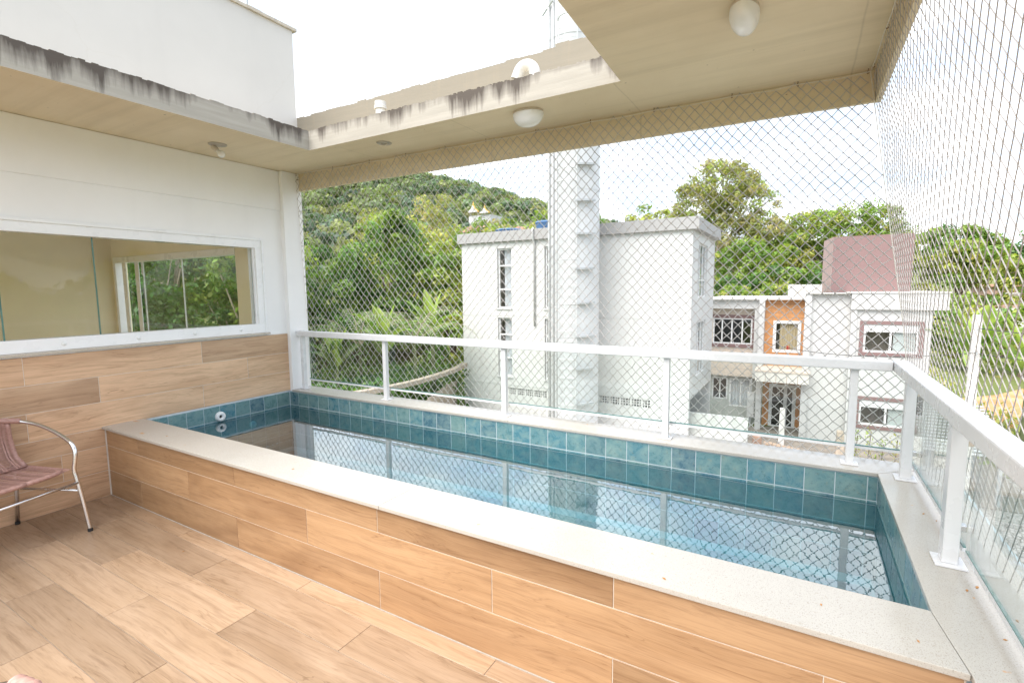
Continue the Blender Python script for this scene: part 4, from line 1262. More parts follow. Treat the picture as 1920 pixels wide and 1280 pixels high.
# ------------------------------------------------------------------ street-side small things
def post(name, x, y, z0, z1, w, label, mat, cat='post', band=None):
    t = thing(name, label, cat, (x, y, z0))
    G().add([(x - w, y - w, z0), (x + w, y - w, z0), (x + w, y + w, z0), (x - w, y + w, z0), (x - w * .8, y - w * .8, z1), (x + w * .8, y - w * .8, z1), (x + w * .8, y + w * .8, z1), (x - w * .8, y + w * .8, z1)],
            [(0, 3, 2, 1), (4, 5, 6, 7), (0, 1, 5, 4), (1, 2, 6, 5), (2, 3, 7, 6), (3, 0, 4, 7)]).build('shaft', mat, t, bevel=0.01)
    if band: box('band', (x - w - 0.01, y - w - 0.01, z0 + band[0]), (x + w + 0.01, y + w + 0.01, z0 + band[1]), 'paint_yellow', t)
    return t
post('gate_post', 4.15, 20.2, GZ, -3.15, 0.11, 'grey wooden post standing in front of the glass entrance door', 'concrete_post')
post('gate_post', 6.02, 19.2, GZ, -3.55, 0.14, 'weathered post with yellow painted foot by the lower window', 'timber_grey', band=(0.0, 0.55))
post('utility_post', 8.90, 16.9, GZ, 0.74, 0.115, 'pale concrete utility post in front of the banana plants', 'concrete_post', 'utility post')
for k, (z, yy) in enumerate(((0.35, -0.15), (-0.35, -0.15))):
    G().tube([(8.90, 16.78, z), (8.90, 16.68, z), (8.90, 16.68, z + 0.1)], 0.02, 6).build('insulator', 'tower_grey', bpy.data.objects['utility_post'])
sw = thing('stone_kerb_wall', 'low brown stone wall sloping along the entrance path', 'wall', (4.5, 19.5, GZ))
prev = None
for k in range(14):
    x0 = 3.6 + 0.30 * k
    h = 0.95 - 0.045 * k + random.uniform(-0.04, 0.04)
    for c_ in range(3):
        z0 = GZ + h * c_ / 3; z1 = GZ + h * (c_ + 1) / 3 - 0.015
        off = 0.12 * (c_ % 2)
        box('stone', (x0 + off, 18.9 + random.uniform(-0.03, 0.03), z0), (x0 + off + 0.285, 19.25, z1), 'stone_brown', sw, bevel=0.015)
bp = thing('brick_pillar', 'short rough brick pillar at the end of the white low wall', 'pillar', (3.35, 18.4, GZ))
for k in range(12):
    z = GZ + 0.11 * k
    box('brick', (3.26 + random.uniform(-.01, .01), 18.3, z), (3.56 + random.uniform(-.01, .01), 18.55, z + 0.098), 'brick_dark', bp, bevel=0.006)
lv = thing('slatted_roof', 'low grey slatted roof beyond the right railing corner', 'roof', (9.2, 19.5, GZ))
for k in range(16):
    y = 18.0 + 0.20 * k
    box('slat', (8.15, y, -3.55 + 0.062 * k), (10.2, y + 0.15, -3.52 + 0.062 * k), 'louvre_grey', lv)
for x, y in ((8.3, 18.2), (10.0, 18.2), (8.3, 20.9), (10.0, 20.9)):
    box('leg', (x - 0.05, y - 0.05, GZ), (x + 0.05, y + 0.05, -3.57), 'tower_grey', lv)
kb = tag(box('kerb', (7.2, 13.4, GZ + 0.06), (14, 13.7, GZ + 0.2), 'concrete_white', bevel=0.02), 'pale kerb along the cobbled street', 'kerb', kind='structure')
def cable(label, P_, r=0.012):
    tag(G().tube(P_, r, 5).build('power_cable', 'cable_black'), label, 'cable')
def sag(a, b, s_, n=14):
    a, b = Vector(a), Vector(b)
    return [a.lerp(b, k / n) - Vector((0, 0, s_ * 4 * (k / n) * (1 - k / n))) for k in range(n + 1)]
cable('thin dark power cable sagging from the cream wing to the utility post', sag((2.98, HY + 1.15, -0.95), (8.90, 16.70, -0.30), 0.35))
cable('thin dark cable running from the utility post past the bananas', sag((8.92, 16.70, 0.38), (24, 18.5, 0.2), 0.5))
cable('lower thin cable running from the utility post to the right', sag((8.92, 16.70, -0.32), (24, 18.0, -0.6), 0.5), 0.010)

# left: curved ramp parapet and timber fence
rp = thing('ramp_parapet', 'curved pale concrete parapet below the banana plants', 'wall', (-7.2, 11, GZ))
cv = [Vector((-8.9, 6.2, 0)), Vector((-7.9, 8.2, 0)), Vector((-7.35, 10.4, 0)), Vector((-7.25, 12.2, 0)), Vector((-7.6, 14.6, 0)), Vector((-8.2, 16.2, 0))]
for _ in range(3):
    Q = [cv[0]]
    for a, b in zip(cv[:-1], cv[1:]):
        Q += [a.lerp(b, .25), a.lerp(b, .75)]
    cv = Q + [cv[-1]]
V = []
for i, p in enumerate(cv):
    t_ = (cv[min(i + 1, len(cv) - 1)] - cv[max(i - 1, 0)]).normalized(); n_ = Vector((t_.y, -t_.x, 0))
    zt = -1.62 - 0.02 * i / len(cv)
    for sd_, z in ((0.14, zt - 0.15), (0.14, zt), (-0.14, zt), (-0.14, zt - 0.15)):
        q = p + n_ * sd_; V.append((q.x, q.y, z))
G().add(V, [(4 * i + k, 4 * i + (k + 1) % 4, 4 * (i + 1) + (k + 1) % 4, 4 * (i + 1) + k) for i in range(len(cv) - 1) for k in range(4)]).build('parapet_wall', 'timber_grey', rp)
fn = thing('timber_fence', 'grey timber board fence below the curved parapet', 'fence', (-7, 12.5, GZ))
for k in range(26):
    p = Vector((-6.3, 10.6, 0)).lerp(Vector((-8.4, 15.8, 0)), k / 25)
    box('board', (p.x - 0.02, p.y - 0.085, GZ), (p.x + 0.02, p.y + 0.085, -2.35 + random.uniform(-0.06, 0.06)), 'timber_grey', fn)
box('fence_rail', (-6.9, 12.05, -2.75), (-6.85, 12.2, -2.65), 'timber_grey', fn)

# ------------------------------------------------------------------ vegetation
def leaf_quads(P, N, size, aspect=0.55, jitter=0.6, fold=0.0):
    n = len(P)
    N = N + rng.normal(0, jitter, (n, 3)); N /= np.linalg.norm(N, axis=1, keepdims=True) + 1e-9
    A = rng.normal(0, 1, (n, 3)); U = np.cross(N, A); U /= np.linalg.norm(U, axis=1, keepdims=True) + 1e-9
    W = np.cross(N, U)
    s = size * rng.uniform(0.6, 1.35, (n, 1))
    V = np.empty((n, 4, 3))
    V[:, 0] = P - U * s; V[:, 1] = P + W * s * aspect + N * s * 0.12; V[:, 2] = P + U * s; V[:, 3] = P - W * s * aspect + N * s * 0.12
    Fc = np.arange(4 * n).reshape(n, 4)
    return V.reshape(-1, 3), Fc

def crown_points(ells, nclump, per, rc, up=0.25):
    """leaf positions on the shells of small clumps set over ellipsoids [(cx,cy,cz,rx,ry,rz),...]"""
    vol = np.array([e[3] * e[4] * e[5] for e in ells]) ** 0.667
    vol = vol / vol.sum()
    idx = rng.choice(len(ells), nclump, p=vol)
    E = np.array(ells)[idx]
    d = rng.normal(0, 1, (nclump, 3)); d[:, 2] += up; d /= np.linalg.norm(d, axis=1, keepdims=True)
    rr = rng.uniform(0.45, 1.0, (nclump, 1)) ** 0.6
    C = E[:, :3] + d * rr * E[:, 3:]
    Rc = rc * rng.uniform(0.6, 1.3, (nclump, 1))
    k = np.repeat(np.arange(nclump), per)
    q = rng.normal(0, 1, (len(k), 3)); q[:, 2] += 0.35; q /= np.linalg.norm(q, axis=1, keepdims=True)
    P = C[k] + q * Rc[k] * rng.uniform(0.55, 1.1, (len(k), 1)) * np.array([1, 1, 0.8])
    return P, q, k, C

def leaf_cols(k, nclump, cols, n, spread=0.25):
    cols = np.array(cols)
    c = cols[rng.integers(0, len(cols), nclump)][k]
    f = rng.uniform(1 - spread, 1 + spread, (n, 1))
    c = c * f * rng.uniform(0.88, 1.12, (n, 3))
    return np.repeat(c, 4, axis=0)

def tree(name, label, base, ells, nclump, per, rc, size, cols, trunk_r, group=None, bark='bark', cat='tree', aspect=0.55, limbs=8, jitter=0.6):
    bx, by, bz = base
    t = thing(name, label, cat, base, group)
    P, N, k, C = crown_points(ells, nclump, per, rc)
    V, Fc = leaf_quads(P, N, size, aspect, jitter)
    mesh('crown', V, Fc, 'leaf', t, cols=leaf_cols(k, nclump, cols, len(P)))
    top = np.array(ells)[:, :3].mean(0)
    g = G()
    p0 = Vector(base); p3 = Vector(top)
    g.tube([p0, p0.lerp(p3, 0.35) + Vector((random.uniform(-.2, .2), random.uniform(-.2, .2), 0)), p0.lerp(p3, 0.7) + Vector((random.uniform(-.3, .3), random.uniform(-.2, .2), 0)), p3], [trunk_r, trunk_r * 0.8, trunk_r * 0.6, trunk_r * 0.35], 8)
    for q in rng.choice(nclump, min(limbs, nclump), replace=False):
        c = Vector(C[q]); s0 = p0.lerp(p3, random.uniform(0.35, 0.85))
        m_ = s0.lerp(c, 0.5) + Vector((0, 0, random.uniform(-0.2, 0.4)))
        g.tube([s0, m_, c], [trunk_r * 0.38, trunk_r * 0.25, trunk_r * 0.09], 6)
    g.build('trunk', bark, t, smooth=True)
    return t

DK = [(0.075, 0.155, 0.040), (0.105, 0.205, 0.050), (0.15, 0.255, 0.060), (0.090, 0.170, 0.052)]
MD = [(0.18, 0.28, 0.060), (0.225, 0.315, 0.070), (0.145, 0.24, 0.058), (0.27, 0.34, 0.078)]
LT = [(0.31, 0.37, 0.085), (0.37, 0.40, 0.10), (0.245, 0.32, 0.078), (0.41, 0.41, 0.12)]
OL = [(0.34, 0.34, 0.13), (0.40, 0.375, 0.155), (0.285, 0.30, 0.115), (0.43, 0.39, 0.19)]

# dense wood on the left (distinct crowns)
tree('vine_covered_tree', 'dark vine-draped tree filling the left edge of the net view', (-17.3, 16.4, -4.0), [(-17.3, 16.4, 1.2, 3.0, 2.6, 3.6), (-18.3, 16.0, -1.0, 2.6, 2.4, 2.8)], 150, 95, 0.62, 0.13, DK + MD[:1], 0.28, 'dense trees behind the net')
tree('vine_covered_tree', 'tall dark vine-draped tree left of the white block with pointed top', (-15.4, 19.6, -4.0), [(-15.4, 19.4, 2.6, 2.2, 2.2, 3.0), (-14.6, 19.0, 4.2, 0.9, 0.9, 1.6), (-15.4, 18.6, -0.8, 2.6, 2.0, 2.6)], 150, 95, 0.58, 0.13, DK + MD[:2], 0.28, 'dense trees behind the net')
tree('vine_covered_tree', 'mid-green bushy tree between the dark trees and the white block', (-12.0, 20.6, -4.0), [(-12.2, 20.6, 1.2, 2.0, 1.8, 2.8), (-11.4, 19.6, -1.4, 1.8, 1.5, 2.0)], 110, 95, 0.55, 0.125, MD + LT[:2], 0.20, 'dense trees behind the net')
tree('vine_covered_tree', 'lower dark shrubby tree behind the banana plants', (-13.6, 15.6, -4.0), [(-13.8, 15.8, -1.4, 2.2, 1.8, 2.2), (-12.0, 16.8, -1.8, 1.6, 1.4, 1.8)], 100, 95, 0.55, 0.125, DK, 0.18, 'dense trees behind the net')
tree('leafy_tree', 'yellow-green tree crown rising above the dark wood', (-25.0, 30.5, -3.5), [(-25.0, 30.5, 4.6, 3.2, 2.8, 3.4), (-22.0, 31.0, 3.4, 2.6, 2.4, 3.0)], 120, 80, 0.75, 0.16, LT + MD[:1], 0.22, 'dense trees behind the net')
tree('leafy_tree', 'pale green tree just left of the white block roof corner', (-15.5, 31.0, -3.5), [(-15.5, 31.0, 3.2, 2.6, 2.4, 3.2), (-17.8, 32.5, 3.0, 2.6, 2.4, 3.0)], 110, 80, 0.7, 0.16, LT, 0.22, 'dense trees behind the net')
# trees seen through the room
tree('shade_tree', 'leafy tree seen at the right of the sliding door', (-12.8, 9.6, -4.6), [(-12.8, 9.4, 2.6, 2.4, 1.8, 2.0), (-13.4, 9.8, 0.2, 2.0, 1.6, 2.4)], 110, 100, 0.5, 0.10, MD + DK[:2], 0.16, 'trees behind the room', 'bark_pale', limbs=12)
tree('shade_tree', 'leafy dark tree seen at the left of the sliding door', (-15.6, 7.2, -4.6), [(-15.4, 7.2, 2.2, 2.4, 1.8, 2.2), (-15.4, 7.0, -0.4, 2.4, 1.8, 2.4)], 110, 100, 0.5, 0.10, DK, 0.16, 'trees behind the room', 'bark_pale', limbs=12)
tree('shade_tree', 'dim leafy tree behind the two trees seen through the room', (-18.5, 11.0, -4.6), [(-18.5, 11.0, 2.4, 4.5, 2.2, 4.2), (-22.0, 8.0, 2.4, 4.0, 2.6, 4.2)], 150, 90, 0.7, 0.13, DK, 0.22, 'trees behind the room', 'bark_pale')
# right side
tree('tall_eucalyptus', 'tall airy tree with rounded crown behind the white block corner', (-2.3, 45.0, 0.0), [(-2.0, 45.0, 10.0, 3.0, 2.4, 2.3), (-3.9, 45.0, 8.2, 2.4, 2.2, 2.2), (0.0, 45.0, 8.2, 2.5, 2.2, 2.2), (-5.6, 45.2, 6.2, 1.5, 1.4, 1.8), (-1.2, 44.6, 5.4, 3.4, 2.0, 2.2), (1.4, 44.8, 5.6, 2.2, 1.8, 1.8)], 340, 82, 0.58, 0.15, OL + LT[:1], 0.24, None, 'bark_pale', limbs=30, aspect=0.36)
tree('feathery_tree', 'wide feathery tree above the mauve roof block', (6.6, 46.0, 0.0), [(5.2, 45.6, 6.0, 2.4, 2.0, 1.5), (8.2, 46.4, 6.8, 2.8, 2.0, 1.1), (3.4, 45.0, 4.4, 2.2, 2.0, 1.4), (9.6, 46.0, 4.8, 2.4, 2.0, 1.3), (6.4, 45.6, 3.4, 3.0, 2.0, 1.6), (2.6, 45.2, 3.6, 2.6, 1.8, 1.8), (7.0, 46.0, 5.2, 3.6, 2.0, 1.4)], 330, 85, 0.62, 0.14, LT + MD[:2], 0.20, None, 'bark', limbs=24, aspect=0.4)
tree('leafy_tree', 'bright green bushy tree beside the white block corner', (0.6, 40.0, 0.0), [(0.4, 40.0, 3.0, 2.0, 1.6, 2.2), (2.8, 40.4, 2.6, 2.0, 1.6, 2.0)], 90, 85, 0.6, 0.14, MD + LT[:2], 0.16, 'green trees behind the right house')
tree('leafy_tree', 'dark shrubby tree left of the mauve roof block', (3.6, 37.0, -2.0), [(3.0, 37.0, 1.6, 2.0, 1.4, 1.6), (0.4, 37.2, 0.9, 2.2, 1.2, 1.4), (5.0, 37.4, 1.4, 1.4, 1.2, 1.4)], 90, 85, 0.55, 0.13, DK + MD[:2], 0.16, 'green trees behind the right house')
tree('leafy_tree', 'bright bush along the roof line left of the mauve block', (1.6, 33.5, -3.0), [(0.6, 33.5, 0.5, 1.8, 1.0, 1.0), (3.2, 33.7, 0.6, 1.8, 1.0, 0.9)], 70, 85, 0.45, 0.11, MD + LT, 0.14, 'green trees behind the right house')
tree('leafy_tree', 'yellow-green tree right of the mauve roof block', (15.6, 56.0, GZ), [(13.2, 55.5, 2.4, 2.8, 2.2, 2.6), (16.6, 56.5, 3.4, 2.6, 2.2, 2.0), (19.6, 57.5, 1.4, 3.2, 2.2, 2.4)], 120, 85, 0.8, 0.19, LT + MD[:1], 0.2, 'trees right of the house')
tree('leafy_tree', 'dark flat-topped tree behind the yellow-green tree at right', (17.5, 63.0, GZ), [(17.0, 63.0, 5.8, 3.0, 2.2, 1.2), (19.6, 63.5, 4.8, 2.4, 2.0, 1.2)], 70, 80, 0.7, 0.19, MD + DK[:1], 0.2, 'trees right of the house', limbs=14)
tree('araucaria_tree', 'dark narrow tree at the far right edge', (26.5, 79.0, GZ), [(26.6, 79.0, 3.6, 2.2, 2.0, 2.6), (27.0, 79.0, 6.2, 0.9, 0.9, 1.4), (24.4, 79.0, 4.2, 1.2, 1.2, 1.0), (28.6, 79.5, 1.5, 3.0, 2.2, 2.6)], 90, 85, 0.75, 0.2, DK, 0.22, 'trees right of the house')
tree('leafy_tree', 'low green tree mass behind the banana plants at right', (17.5, 45.0, GZ), [(14.6, 44.0, -1.6, 3.0, 2.2, 2.4), (19.0, 46.0, -1.8, 3.2, 2.2, 2.2), (23.0, 48.0, -2.4, 3.2, 2.2, 2.2)], 120, 85, 0.75, 0.17, MD + LT[:2], 0.2, 'trees right of the house')
for k, (x, y, top, w_, lab, pal) in enumerate([
        (-48, 50, 12.5, 4.6, 'yellow-green hillside tree above the left wood', LT), (-42, 56, 15.0, 5.0, 'broad pale hillside tree below the hilltop', OL),
        (-36, 58, 11.5, 4.6, 'round green hillside tree left of the church', MD), (-30, 55, 10.5, 4.0, 'round olive hillside tree behind the block roof', OL),
        (-24, 56, 11.0, 4.2, 'bright green hillside tree behind the blue tanks', LT), (-19.5, 58, 11.5, 3.6, 'green hillside tree just left of the tower', MD),
        (-12.5, 62, 12.2, 3.6, 'bright green tree just right of the tower', LT), (-9.0, 66, 10.2, 3.4, 'low green tree over the roof right of the tower', MD),
        (-54, 40, 10.0, 4.4, 'dark hillside tree at the left net edge', DK), (-40, 44, 8.0, 4.0, 'green hillside bush tree over the dark wood', LT),
        (-58, 60, 14.5, 5.0, 'pale hillside tree high at the left net edge', OL), (-56, 92, 17.0, 4.6, 'round olive tree below the church', OL),
        (-49, 92, 16.8, 4.4, 'green tree right below the church', MD), (-42, 88, 14.5, 4.2, 'bright tree beside the white gabled house', LT),
        (-34, 72, 12.0, 4.0, 'bright green tree in front of the small white house', LT), (-52, 72, 14.0, 4.6, 'yellow-green tree left of the gabled house', LT)]):
    bz = float(terrain(x, y)); h = top - bz
    tree('hillside_tree', lab, (x, y, bz), [(x, y, bz + h * 0.66, w_ * 0.8, w_ * 0.7, h * 0.34), (x + w_ * 0.5, y + 1, bz + h * 0.45, w_ * 0.7, w_ * 0.6, h * 0.28), (x - w_ * 0.5, y, bz + h * 0.42, w_ * 0.7, w_ * 0.6, h * 0.28)], 90, 60, w_ * 0.22, 0.26, pal, 0.25, 'trees on the lower hillside', limbs=5)

for x, y, h, w_, lab in [(34, -6, 9, 5.5, 'leafy tree added out of view right of the terrace for the window reflection'), (31, 6, 8, 5.0, 'bushy unseen tree added beside the terrace for the window reflection'), (36, 16, 9, 5.5, 'round unseen tree added before the bare soil for the window reflection'), (30, -18, 9, 5.5, 'leafy unseen tree added on the camera side for the window reflection')]:
    tree('reflection_tree', lab, (x, y, GZ), [(x, y, GZ + h * 0.66, w_ * 0.8, w_ * 0.8, h * 0.36), (x - 1, y + 4, GZ + h * 0.5, w_ * 0.7, w_ * 0.8, h * 0.32), (x - 1, y - 4, GZ + h * 0.5, w_ * 0.7, w_ * 0.8, h * 0.3)], 90, 50, 1.1, 0.30, MD + DK, 0.25, 'unseen trees added for the window reflection', limbs=5)  # unseen trees added to darken what the window glass reflects

# far wood on the hill: one mass
def hill_forest():
    Vs, Fs, Cs = [], [], []
    off = 0
    camx, camy = 4.688, -1.697
    n = 0
    while n < 4200:
        az = rng.uniform(R(-4), R(82))
        d = math.sqrt(rng.uniform(85 ** 2, 400 ** 2))
        x, y = camx - d * math.sin(az), camy + d * math.cos(az)
        z = float(terrain(x, y))
        if z < -3.5 and rng.random() < 0.5:
            continue
        r = rng.uniform(1.7, 4.2) * (0.75 + d / 900)
        per = 95
        q = rng.normal(0, 1, (per, 3)); q[:, 2] = np.abs(q[:, 2]) * 1.1 - 0.25; q /= np.linalg.norm(q, axis=1, keepdims=True)
        P = np.array([x, y, z + r * 1.1]) + q * r * rng.uniform(0.8, 1.08, (per, 1)) * np.array([1, 1, 0.9])
        V, Fc = leaf_quads(P, q, r * 0.22, 0.8, 0.40)
        far = min(1, d / 330)  # haze put into the colour: paler bluish palette likelier with distance
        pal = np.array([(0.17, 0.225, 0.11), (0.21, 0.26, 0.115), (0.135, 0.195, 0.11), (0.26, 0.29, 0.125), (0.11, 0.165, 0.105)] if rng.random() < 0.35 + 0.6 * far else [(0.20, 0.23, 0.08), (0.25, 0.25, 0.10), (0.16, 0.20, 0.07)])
        c = pal[rng.integers(0, len(pal))] * rng.uniform(0.62, 1.3)
        cc = np.repeat(c * rng.uniform(0.75, 1.25, (per, 1)), 4, axis=0)
        Vs.append(V); Fs.append(Fc + off); Cs.append(cc); off += len(V); n += 1
    o = mesh('hillside_forest', np.concatenate(Vs), np.concatenate(Fs), 'leaf', cols=np.concatenate(Cs))
    tag(o, 'dense green forest covering the far hill', 'forest', kind='stuff')
hill_forest()

# undergrowth below the ramp and along the fence
def undergrowth():
    n = 16000
    P = np.stack([rng.uniform(-9.5, -6.6, n), rng.uniform(6.0, 14.2, n), rng.uniform(GZ, GZ + 2.2, n)], -1)
    k = rng.integers(0, 200, n)
    N = np.tile(np.array([0, 0, 1.0]), (n, 1))
    V, Fc = leaf_quads(P, N, 0.10, 0.6, 0.7)
    tag(mesh('undergrowth', V, Fc, 'leaf', cols=leaf_cols(k, 200, LT + MD, n)), 'low leafy undergrowth below the curved parapet', 'undergrowth', kind='stuff')
    n = 22000
    P = np.stack([rng.uniform(-14.5, -8.0, n), rng.uniform(8.5, 16.3, n), rng.uniform(GZ, -1.7, n)], -1)
    k = rng.integers(0, 300, n)
    V, Fc = leaf_quads(P, np.tile(np.array([0, 0, 1.0]), (n, 1)), 0.12, 0.6, 0.8)
    tag(mesh('thicket', V, Fc, 'leaf', cols=leaf_cols(k, 300, DK + MD[:1], n)), 'dense dark thicket around the banana stems', 'thicket', kind='stuff')
    n = 16000
    x = rng.uniform(10.5, 40, n); y = rng.uniform(22, 60, n)
    P = np.stack([x, y, terrain(x, y) + rng.uniform(0.0, 0.5, n) + 0.3], -1)
    m_ = (P[:, 0] < 12.5) | (P[:, 1] < 30 + 0.05 * P[:, 0]) | (rng.random(n) < 0.05) | (P[:, 1] > 58)
    P = P[m_]; k = rng.integers(0, 200, len(P))
    V, Fc = leaf_quads(P, np.tile(np.array([0, 0, 1.0]), (len(P), 1)), 0.22, 0.4, 0.8)
    tag(mesh('tall_grass', V, Fc, 'leaf', cols=leaf_cols(k, 200, LT + OL, len(P))), 'tall rough grass around the bare soil', 'grass', kind='stuff')
undergrowth()

# banana plants and palms
def blade(base, az, length, width, lift, droop, cols, torn=0.0, n=14):
    """arching leaf: returns V,F,C"""
    d = Vector((math.cos(az), math.sin(az), 0)); s_ = Vector((-d.y, d.x, 0))
    V = []; p = Vector(base); ang = lift
    step = length / n
    C = []
    for k in range(n + 1):
        t_ = k / n
        w = width * (math.sin(min(1, t_ * 1.15 + 0.04) * math.pi) ** 0.6) * (1 if t_ > 0.16 else 0.12)
        w *= 1 - torn * random.random()
        up = Vector((-d.x * math.sin(ang), -d.y * math.sin(ang), math.cos(ang)))
        V += [p + s_ * w + up * w * 0.35, p + s_ * w * 0.5 + up * w * 0.10, p, p - s_ * w * 0.5 + up * w * 0.10, p - s_ * w + up * w * 0.35]
        c = np.array(cols[random.randrange(len(cols))]) * random.uniform(0.9, 1.1)
        C += [c * 0.95, c, np.array((0.26, 0.30, 0.11)), c, c * 0.95]
        p = p + (d * math.cos(ang) + Vector((0, 0, math.sin(ang)))) * step
        ang -= droop / n * (0.5 + 1.2 * t_)
    Fc = [(5 * k + e, 5 * k + e + 1, 5 * (k + 1) + e + 1, 5 * (k + 1) + e) for k in range(n) for e in range(4)]
    return V, Fc, np.array(C)
BAN = [(0.20, 0.31, 0.07), (0.24, 0.35, 0.08), (0.15, 0.27, 0.065), (0.28, 0.36, 0.10)]
BAN2 = [(0.27, 0.35, 0.17), (0.22, 0.30, 0.12), (0.30, 0.34, 0.20)]
YOUNG = [(0.36, 0.46, 0.11), (0.42, 0.50, 0.13), (0.30, 0.42, 0.10)]
def banana(label, base, h, nleaf, length, group, cols=BAN, width=0.24, upright=3):
    t = thing('banana_plant', label, 'banana plant', base, group)
    x, y, z = base
    G().tube([(x, y, z), (x + 0.05, y, z + h * 0.5), (x, y + 0.05, z + h)], [0.13, 0.10, 0.06], 8).build('stem', 'stem_green', t, smooth=True)
    for k in range(nleaf):
        az = 2.4 * k + random.uniform(-0.3, 0.3)
        V, Fc, C = blade((x, y, z + h * random.uniform(0.85, 1.0)), az, length * random.uniform(0.75, 1.15), width * random.uniform(0.8, 1.2), random.uniform(0.75, 1.45), random.uniform(0.9, 2.3), cols, 0.25)
        mesh('leaf', V, Fc, 'leaf', t, smooth=True, cols=C)
    for k in range(upright):
        az = 0.9 + 1.9 * k
        V, Fc, C = blade((x + 0.1 * k, y, z + h * 0.95), az, length * random.uniform(0.85, 1.05), width * 1.15, 1.40 - 0.08 * k, random.uniform(0.10, 0.45), YOUNG, 0.05)
        mesh('leaf', V, Fc, 'leaf', t, smooth=True, cols=C)
def palm(label, base, h, nf, length, group):
    t = thing('palm_plant', label, 'palm', base, group)
    x, y, z = base
    G().tube([(x, y, z), (x, y, z + h)], [0.08, 0.06], 8).build('stem', 'stem_green', t, smooth=True)
    for f in range(nf):
        az = 2 * math.pi * f / nf + random.uniform(-0.2, 0.2)
        d = Vector((math.cos(az), math.sin(az), 0)); s_ = Vector((-d.y, d.x, 0))
        ang = random.uniform(0.7, 1.25); p = Vector((x, y, z + h)); n = 26
        V = []; Fc = []; C = []
        pts = []
        for k in range(n + 1):
            pts.append((p.copy(), ang)); p = p + (d * math.cos(ang) + Vector((0, 0, math.sin(ang)))) * (length / n); ang -= 2.0 / n * (0.4 + 1.3 * k / n)
        for k in range(3, n + 1):
            q, a = pts[k]
            tt = k / n
            ll = 0.42 * math.sin(math.pi * min(1, 0.15 + tt * 0.85)) + 0.05
            fw = d * math.cos(a) + Vector((0, 0, math.sin(a)))
            for sg in (1, -1):
                tip = q + s_ * sg * ll * 0.85 + fw * ll * 0.45 - Vector((0, 0, ll * 0.35))
                md = q.lerp(tip, 0.5) + Vector((0, 0, 0.04))
                i = len(V)
                V += [q, md + fw * 0.02, tip, md - fw * 0.02]
                Fc.append((i, i + 1, i + 2, i + 3))
                c = np.array(BAN2[random.randrange(3)]) * random.uniform(0.8, 1.2)
                C += [c, c, c, c]
        fr = mesh('frond', V, Fc, 'leaf', t, cols=np.array(C))
        G().tube([q for q, _ in pts], [0.018 * (1 - 0.8 * k / n) for k in range(n + 1)], 5).build('midrib', 'bark_pale', fr)
banana('banana plant with upright pale young leaves left of the white block', (-9.6, 12.8, -4.2), 3.5, 10, 2.6, 'banana plants by the parapet')
banana('broad-leaved banana plant against the white block left corner', (-8.7, 14.6, -4.2), 4.0, 10, 2.4, 'banana plants by the parapet')
banana('dark low banana plant behind the first railing panel', (-10.6, 11.2, -4.4), 3.0, 9, 2.4, 'banana plants by the parapet', [(0.08, 0.15, 0.05), (0.10, 0.18, 0.06)])
palm('feathery palm left of the upright banana leaves', (-11.0, 12.8, -4.4), 3.7, 11, 3.3, 'feathery palms by the parapet')
palm('feathery palm between the banana plants', (-8.5, 13.3, -4.4), 3.9, 10, 3.0, 'feathery palms by the parapet')
banana('tall banana plant next to the right house wall', (10.3, 23.4, GZ), 4.2, 10, 2.9, 'banana plants right of the house', BAN, 0.32)
banana('banana plant behind the utility post', (11.6, 22.4, GZ), 3.6, 10, 2.9, 'banana plants right of the house', BAN, 0.32)
banana('banana plant at the right edge of the view', (13.4, 25.5, GZ), 4.3, 10, 3.0, 'banana plants right of the house', BAN2, 0.32)
banana('low banana plant near the bare soil', (12.2, 19.6, GZ), 2.3, 8, 2.4, 'banana plants right of the house', BAN, 0.30)

# small plants below the lower house window
for k, x in enumerate((6.6, 7.0, 7.4, 7.8, 8.15)):
    t = thing('slender_plant', ('leftmost', 'second', 'middle', 'fourth', 'rightmost')[k] + ' slender sapling in the row under the lower house window', 'plant', (x, 20.6, GZ), 'saplings under the house window')
    h = 1.2 + 0.25 * math.sin(k * 2.1)
    G().tube([(x, 20.6, GZ), (x + 0.05, 20.6, GZ + h)], 0.015, 5).build('stem', 'bark', t)
    n = 70
    P = np.stack([x + rng.normal(0, 0.08, n), 20.6 + rng.normal(0, 0.08, n), GZ + 0.25 + rng.uniform(0, h, n)], -1)
    V, Fc = leaf_quads(P, rng.normal(0, 1, (n, 3)), 0.06, 0.35, 0.5)
    mesh('foliage', V, Fc, 'leaf', t, cols=leaf_cols(np.zeros(n, int), 1, LT, n))

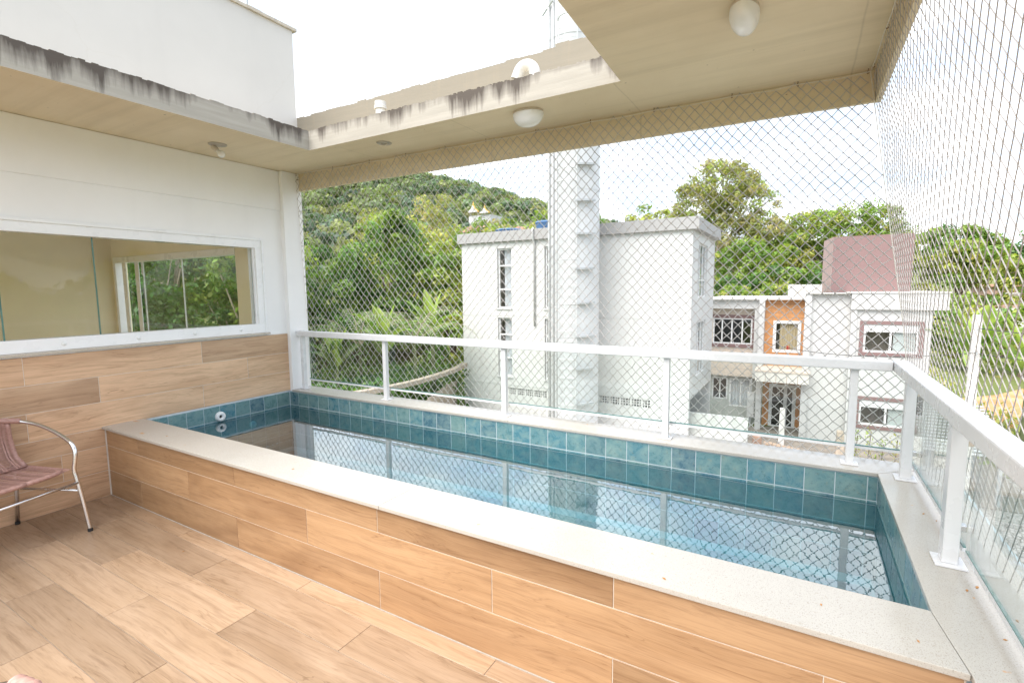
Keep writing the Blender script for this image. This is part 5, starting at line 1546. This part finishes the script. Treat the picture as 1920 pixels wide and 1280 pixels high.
# ------------------------------------------------------------------ far buildings
def far_house(name, label, x, y, z, w, d, h, wallm, roofm, flat=False):
    t = thing(name, label, 'house', (x, y, z))
    wl_ = box('wall', (x - w / 2, y - d / 2, z - 3), (x + w / 2, y + d / 2, z + h), wallm, t)
    if flat:
        box('roof', (x - w / 2 - 0.3, y - d / 2 - 0.3, z + h + 0.001), (x + w / 2 + 0.3, y + d / 2 + 0.3, z + h + 0.3), roofm, t)
    else:
        V = [(x - w / 2 - .4, y - d / 2 - .4, z + h), (x + w / 2 + .4, y - d / 2 - .4, z + h), (x + w / 2 + .4, y + d / 2 + .4, z + h), (x - w / 2 - .4, y + d / 2 + .4, z + h), (x, y - d / 2 - .4, z + h + w * 0.22), (x, y + d / 2 + .4, z + h + w * 0.22)]
        G().add(V, [(0, 3, 2, 1), (0, 1, 4), (1, 2, 5, 4), (2, 3, 5), (3, 0, 4, 5)]).build('roof', roofm, t)
    for q in (-0.25, 0.25):
        wx = x + w * q
        ww = box('window', (wx - w * 0.08, y - d / 2 - 0.03, z + h * 0.35), (wx + w * 0.08, y - d / 2 - 0.001, z + h * 0.75), 'white_metal', t)
        box('pane', (wx - w * 0.065, y - d / 2 - 0.05, z + h * 0.38), (wx + w * 0.065, y - d / 2 - 0.031, z + h * 0.72), 'room_dark', ww)
    return t
far_house('hillside_house', 'white gabled house on the hillside above the block roof', -45.5, 75.0, 7.6, 6, 6, 4.0, 'house_white', 'roof_tile')
far_house('hillside_house', 'small white house half hidden by trees right of the gabled one', -38.0, 77.0, 8.6, 4.0, 5, 2.8, 'house_white', 'roof_tile')
far_house('brown_house', 'brown house with pale base and blue sign at the far right edge', 28.0, 82.0, -1.6, 9, 7, 2.9, 'brick_dark', 'roof_tile', True)
box('blue_sign', (26.6, 78.2, -0.9), (29.4, 78.4, 0.1), 'paint_blue', bpy.data.objects['brown_house'])
box('pale_base', (23.2, 78.0, -4.6), (32.8, 78.45, -1.2), 'concrete_white', bpy.data.objects['brown_house'])
ch = thing('hilltop_church', 'white church with yellow-trimmed curved gables on the wooded slope', 'church', (-93.5, 142.5, 25))
def gable(name, cx, w, z0, z1):
    pts = [(-0.5, 0), (-0.5, 0.22), (-0.40, 0.24), (-0.30, 0.42), (-0.20, 0.46), (-0.10, 0.80), (0, 1.0), (0.10, 0.80), (0.20, 0.46), (0.30, 0.42), (0.40, 0.24), (0.5, 0.22), (0.5, 0)]
    n = len(pts)
    for off, sc, mt, nm in ((0.0, 1.0, 'church_yellow', 'gable_trim'), (-0.35, 0.86, 'house_white', 'gable_face')):
        V = [(cx + a * w * sc, 142.0 + off, z0 + b * (z1 - z0) * sc) for a, b in pts] + [(cx + a * w * sc, 142.6 + off, z0 + b * (z1 - z0) * sc) for a, b in pts]
        G().add(V, [tuple(range(n)), tuple(range(2 * n - 1, n - 1, -1))] + [(i, n + i, n + (i + 1) % n, (i + 1) % n) for i in range(n)]).build(nm, mt, ch)
    for q in (0,):
        G().lathe([(0.26, 0), (0.16, 0.5), (0.06, 1.1), (0, 1.3)], (cx + q * w, 142.3, z0 + (z1 - z0) * (1.0 if q == 0 else 0.3)), 8).build('pinnacle', 'church_yellow', ch)
gable('gable', -94.0, 4.2, 27.6, 30.2)
gable('gable', -89.4, 3.8, 27.0, 28.9)
box('church_wall', (-96.2, 142.7, 15), (-87.4, 150, 26.6), 'house_white', ch)
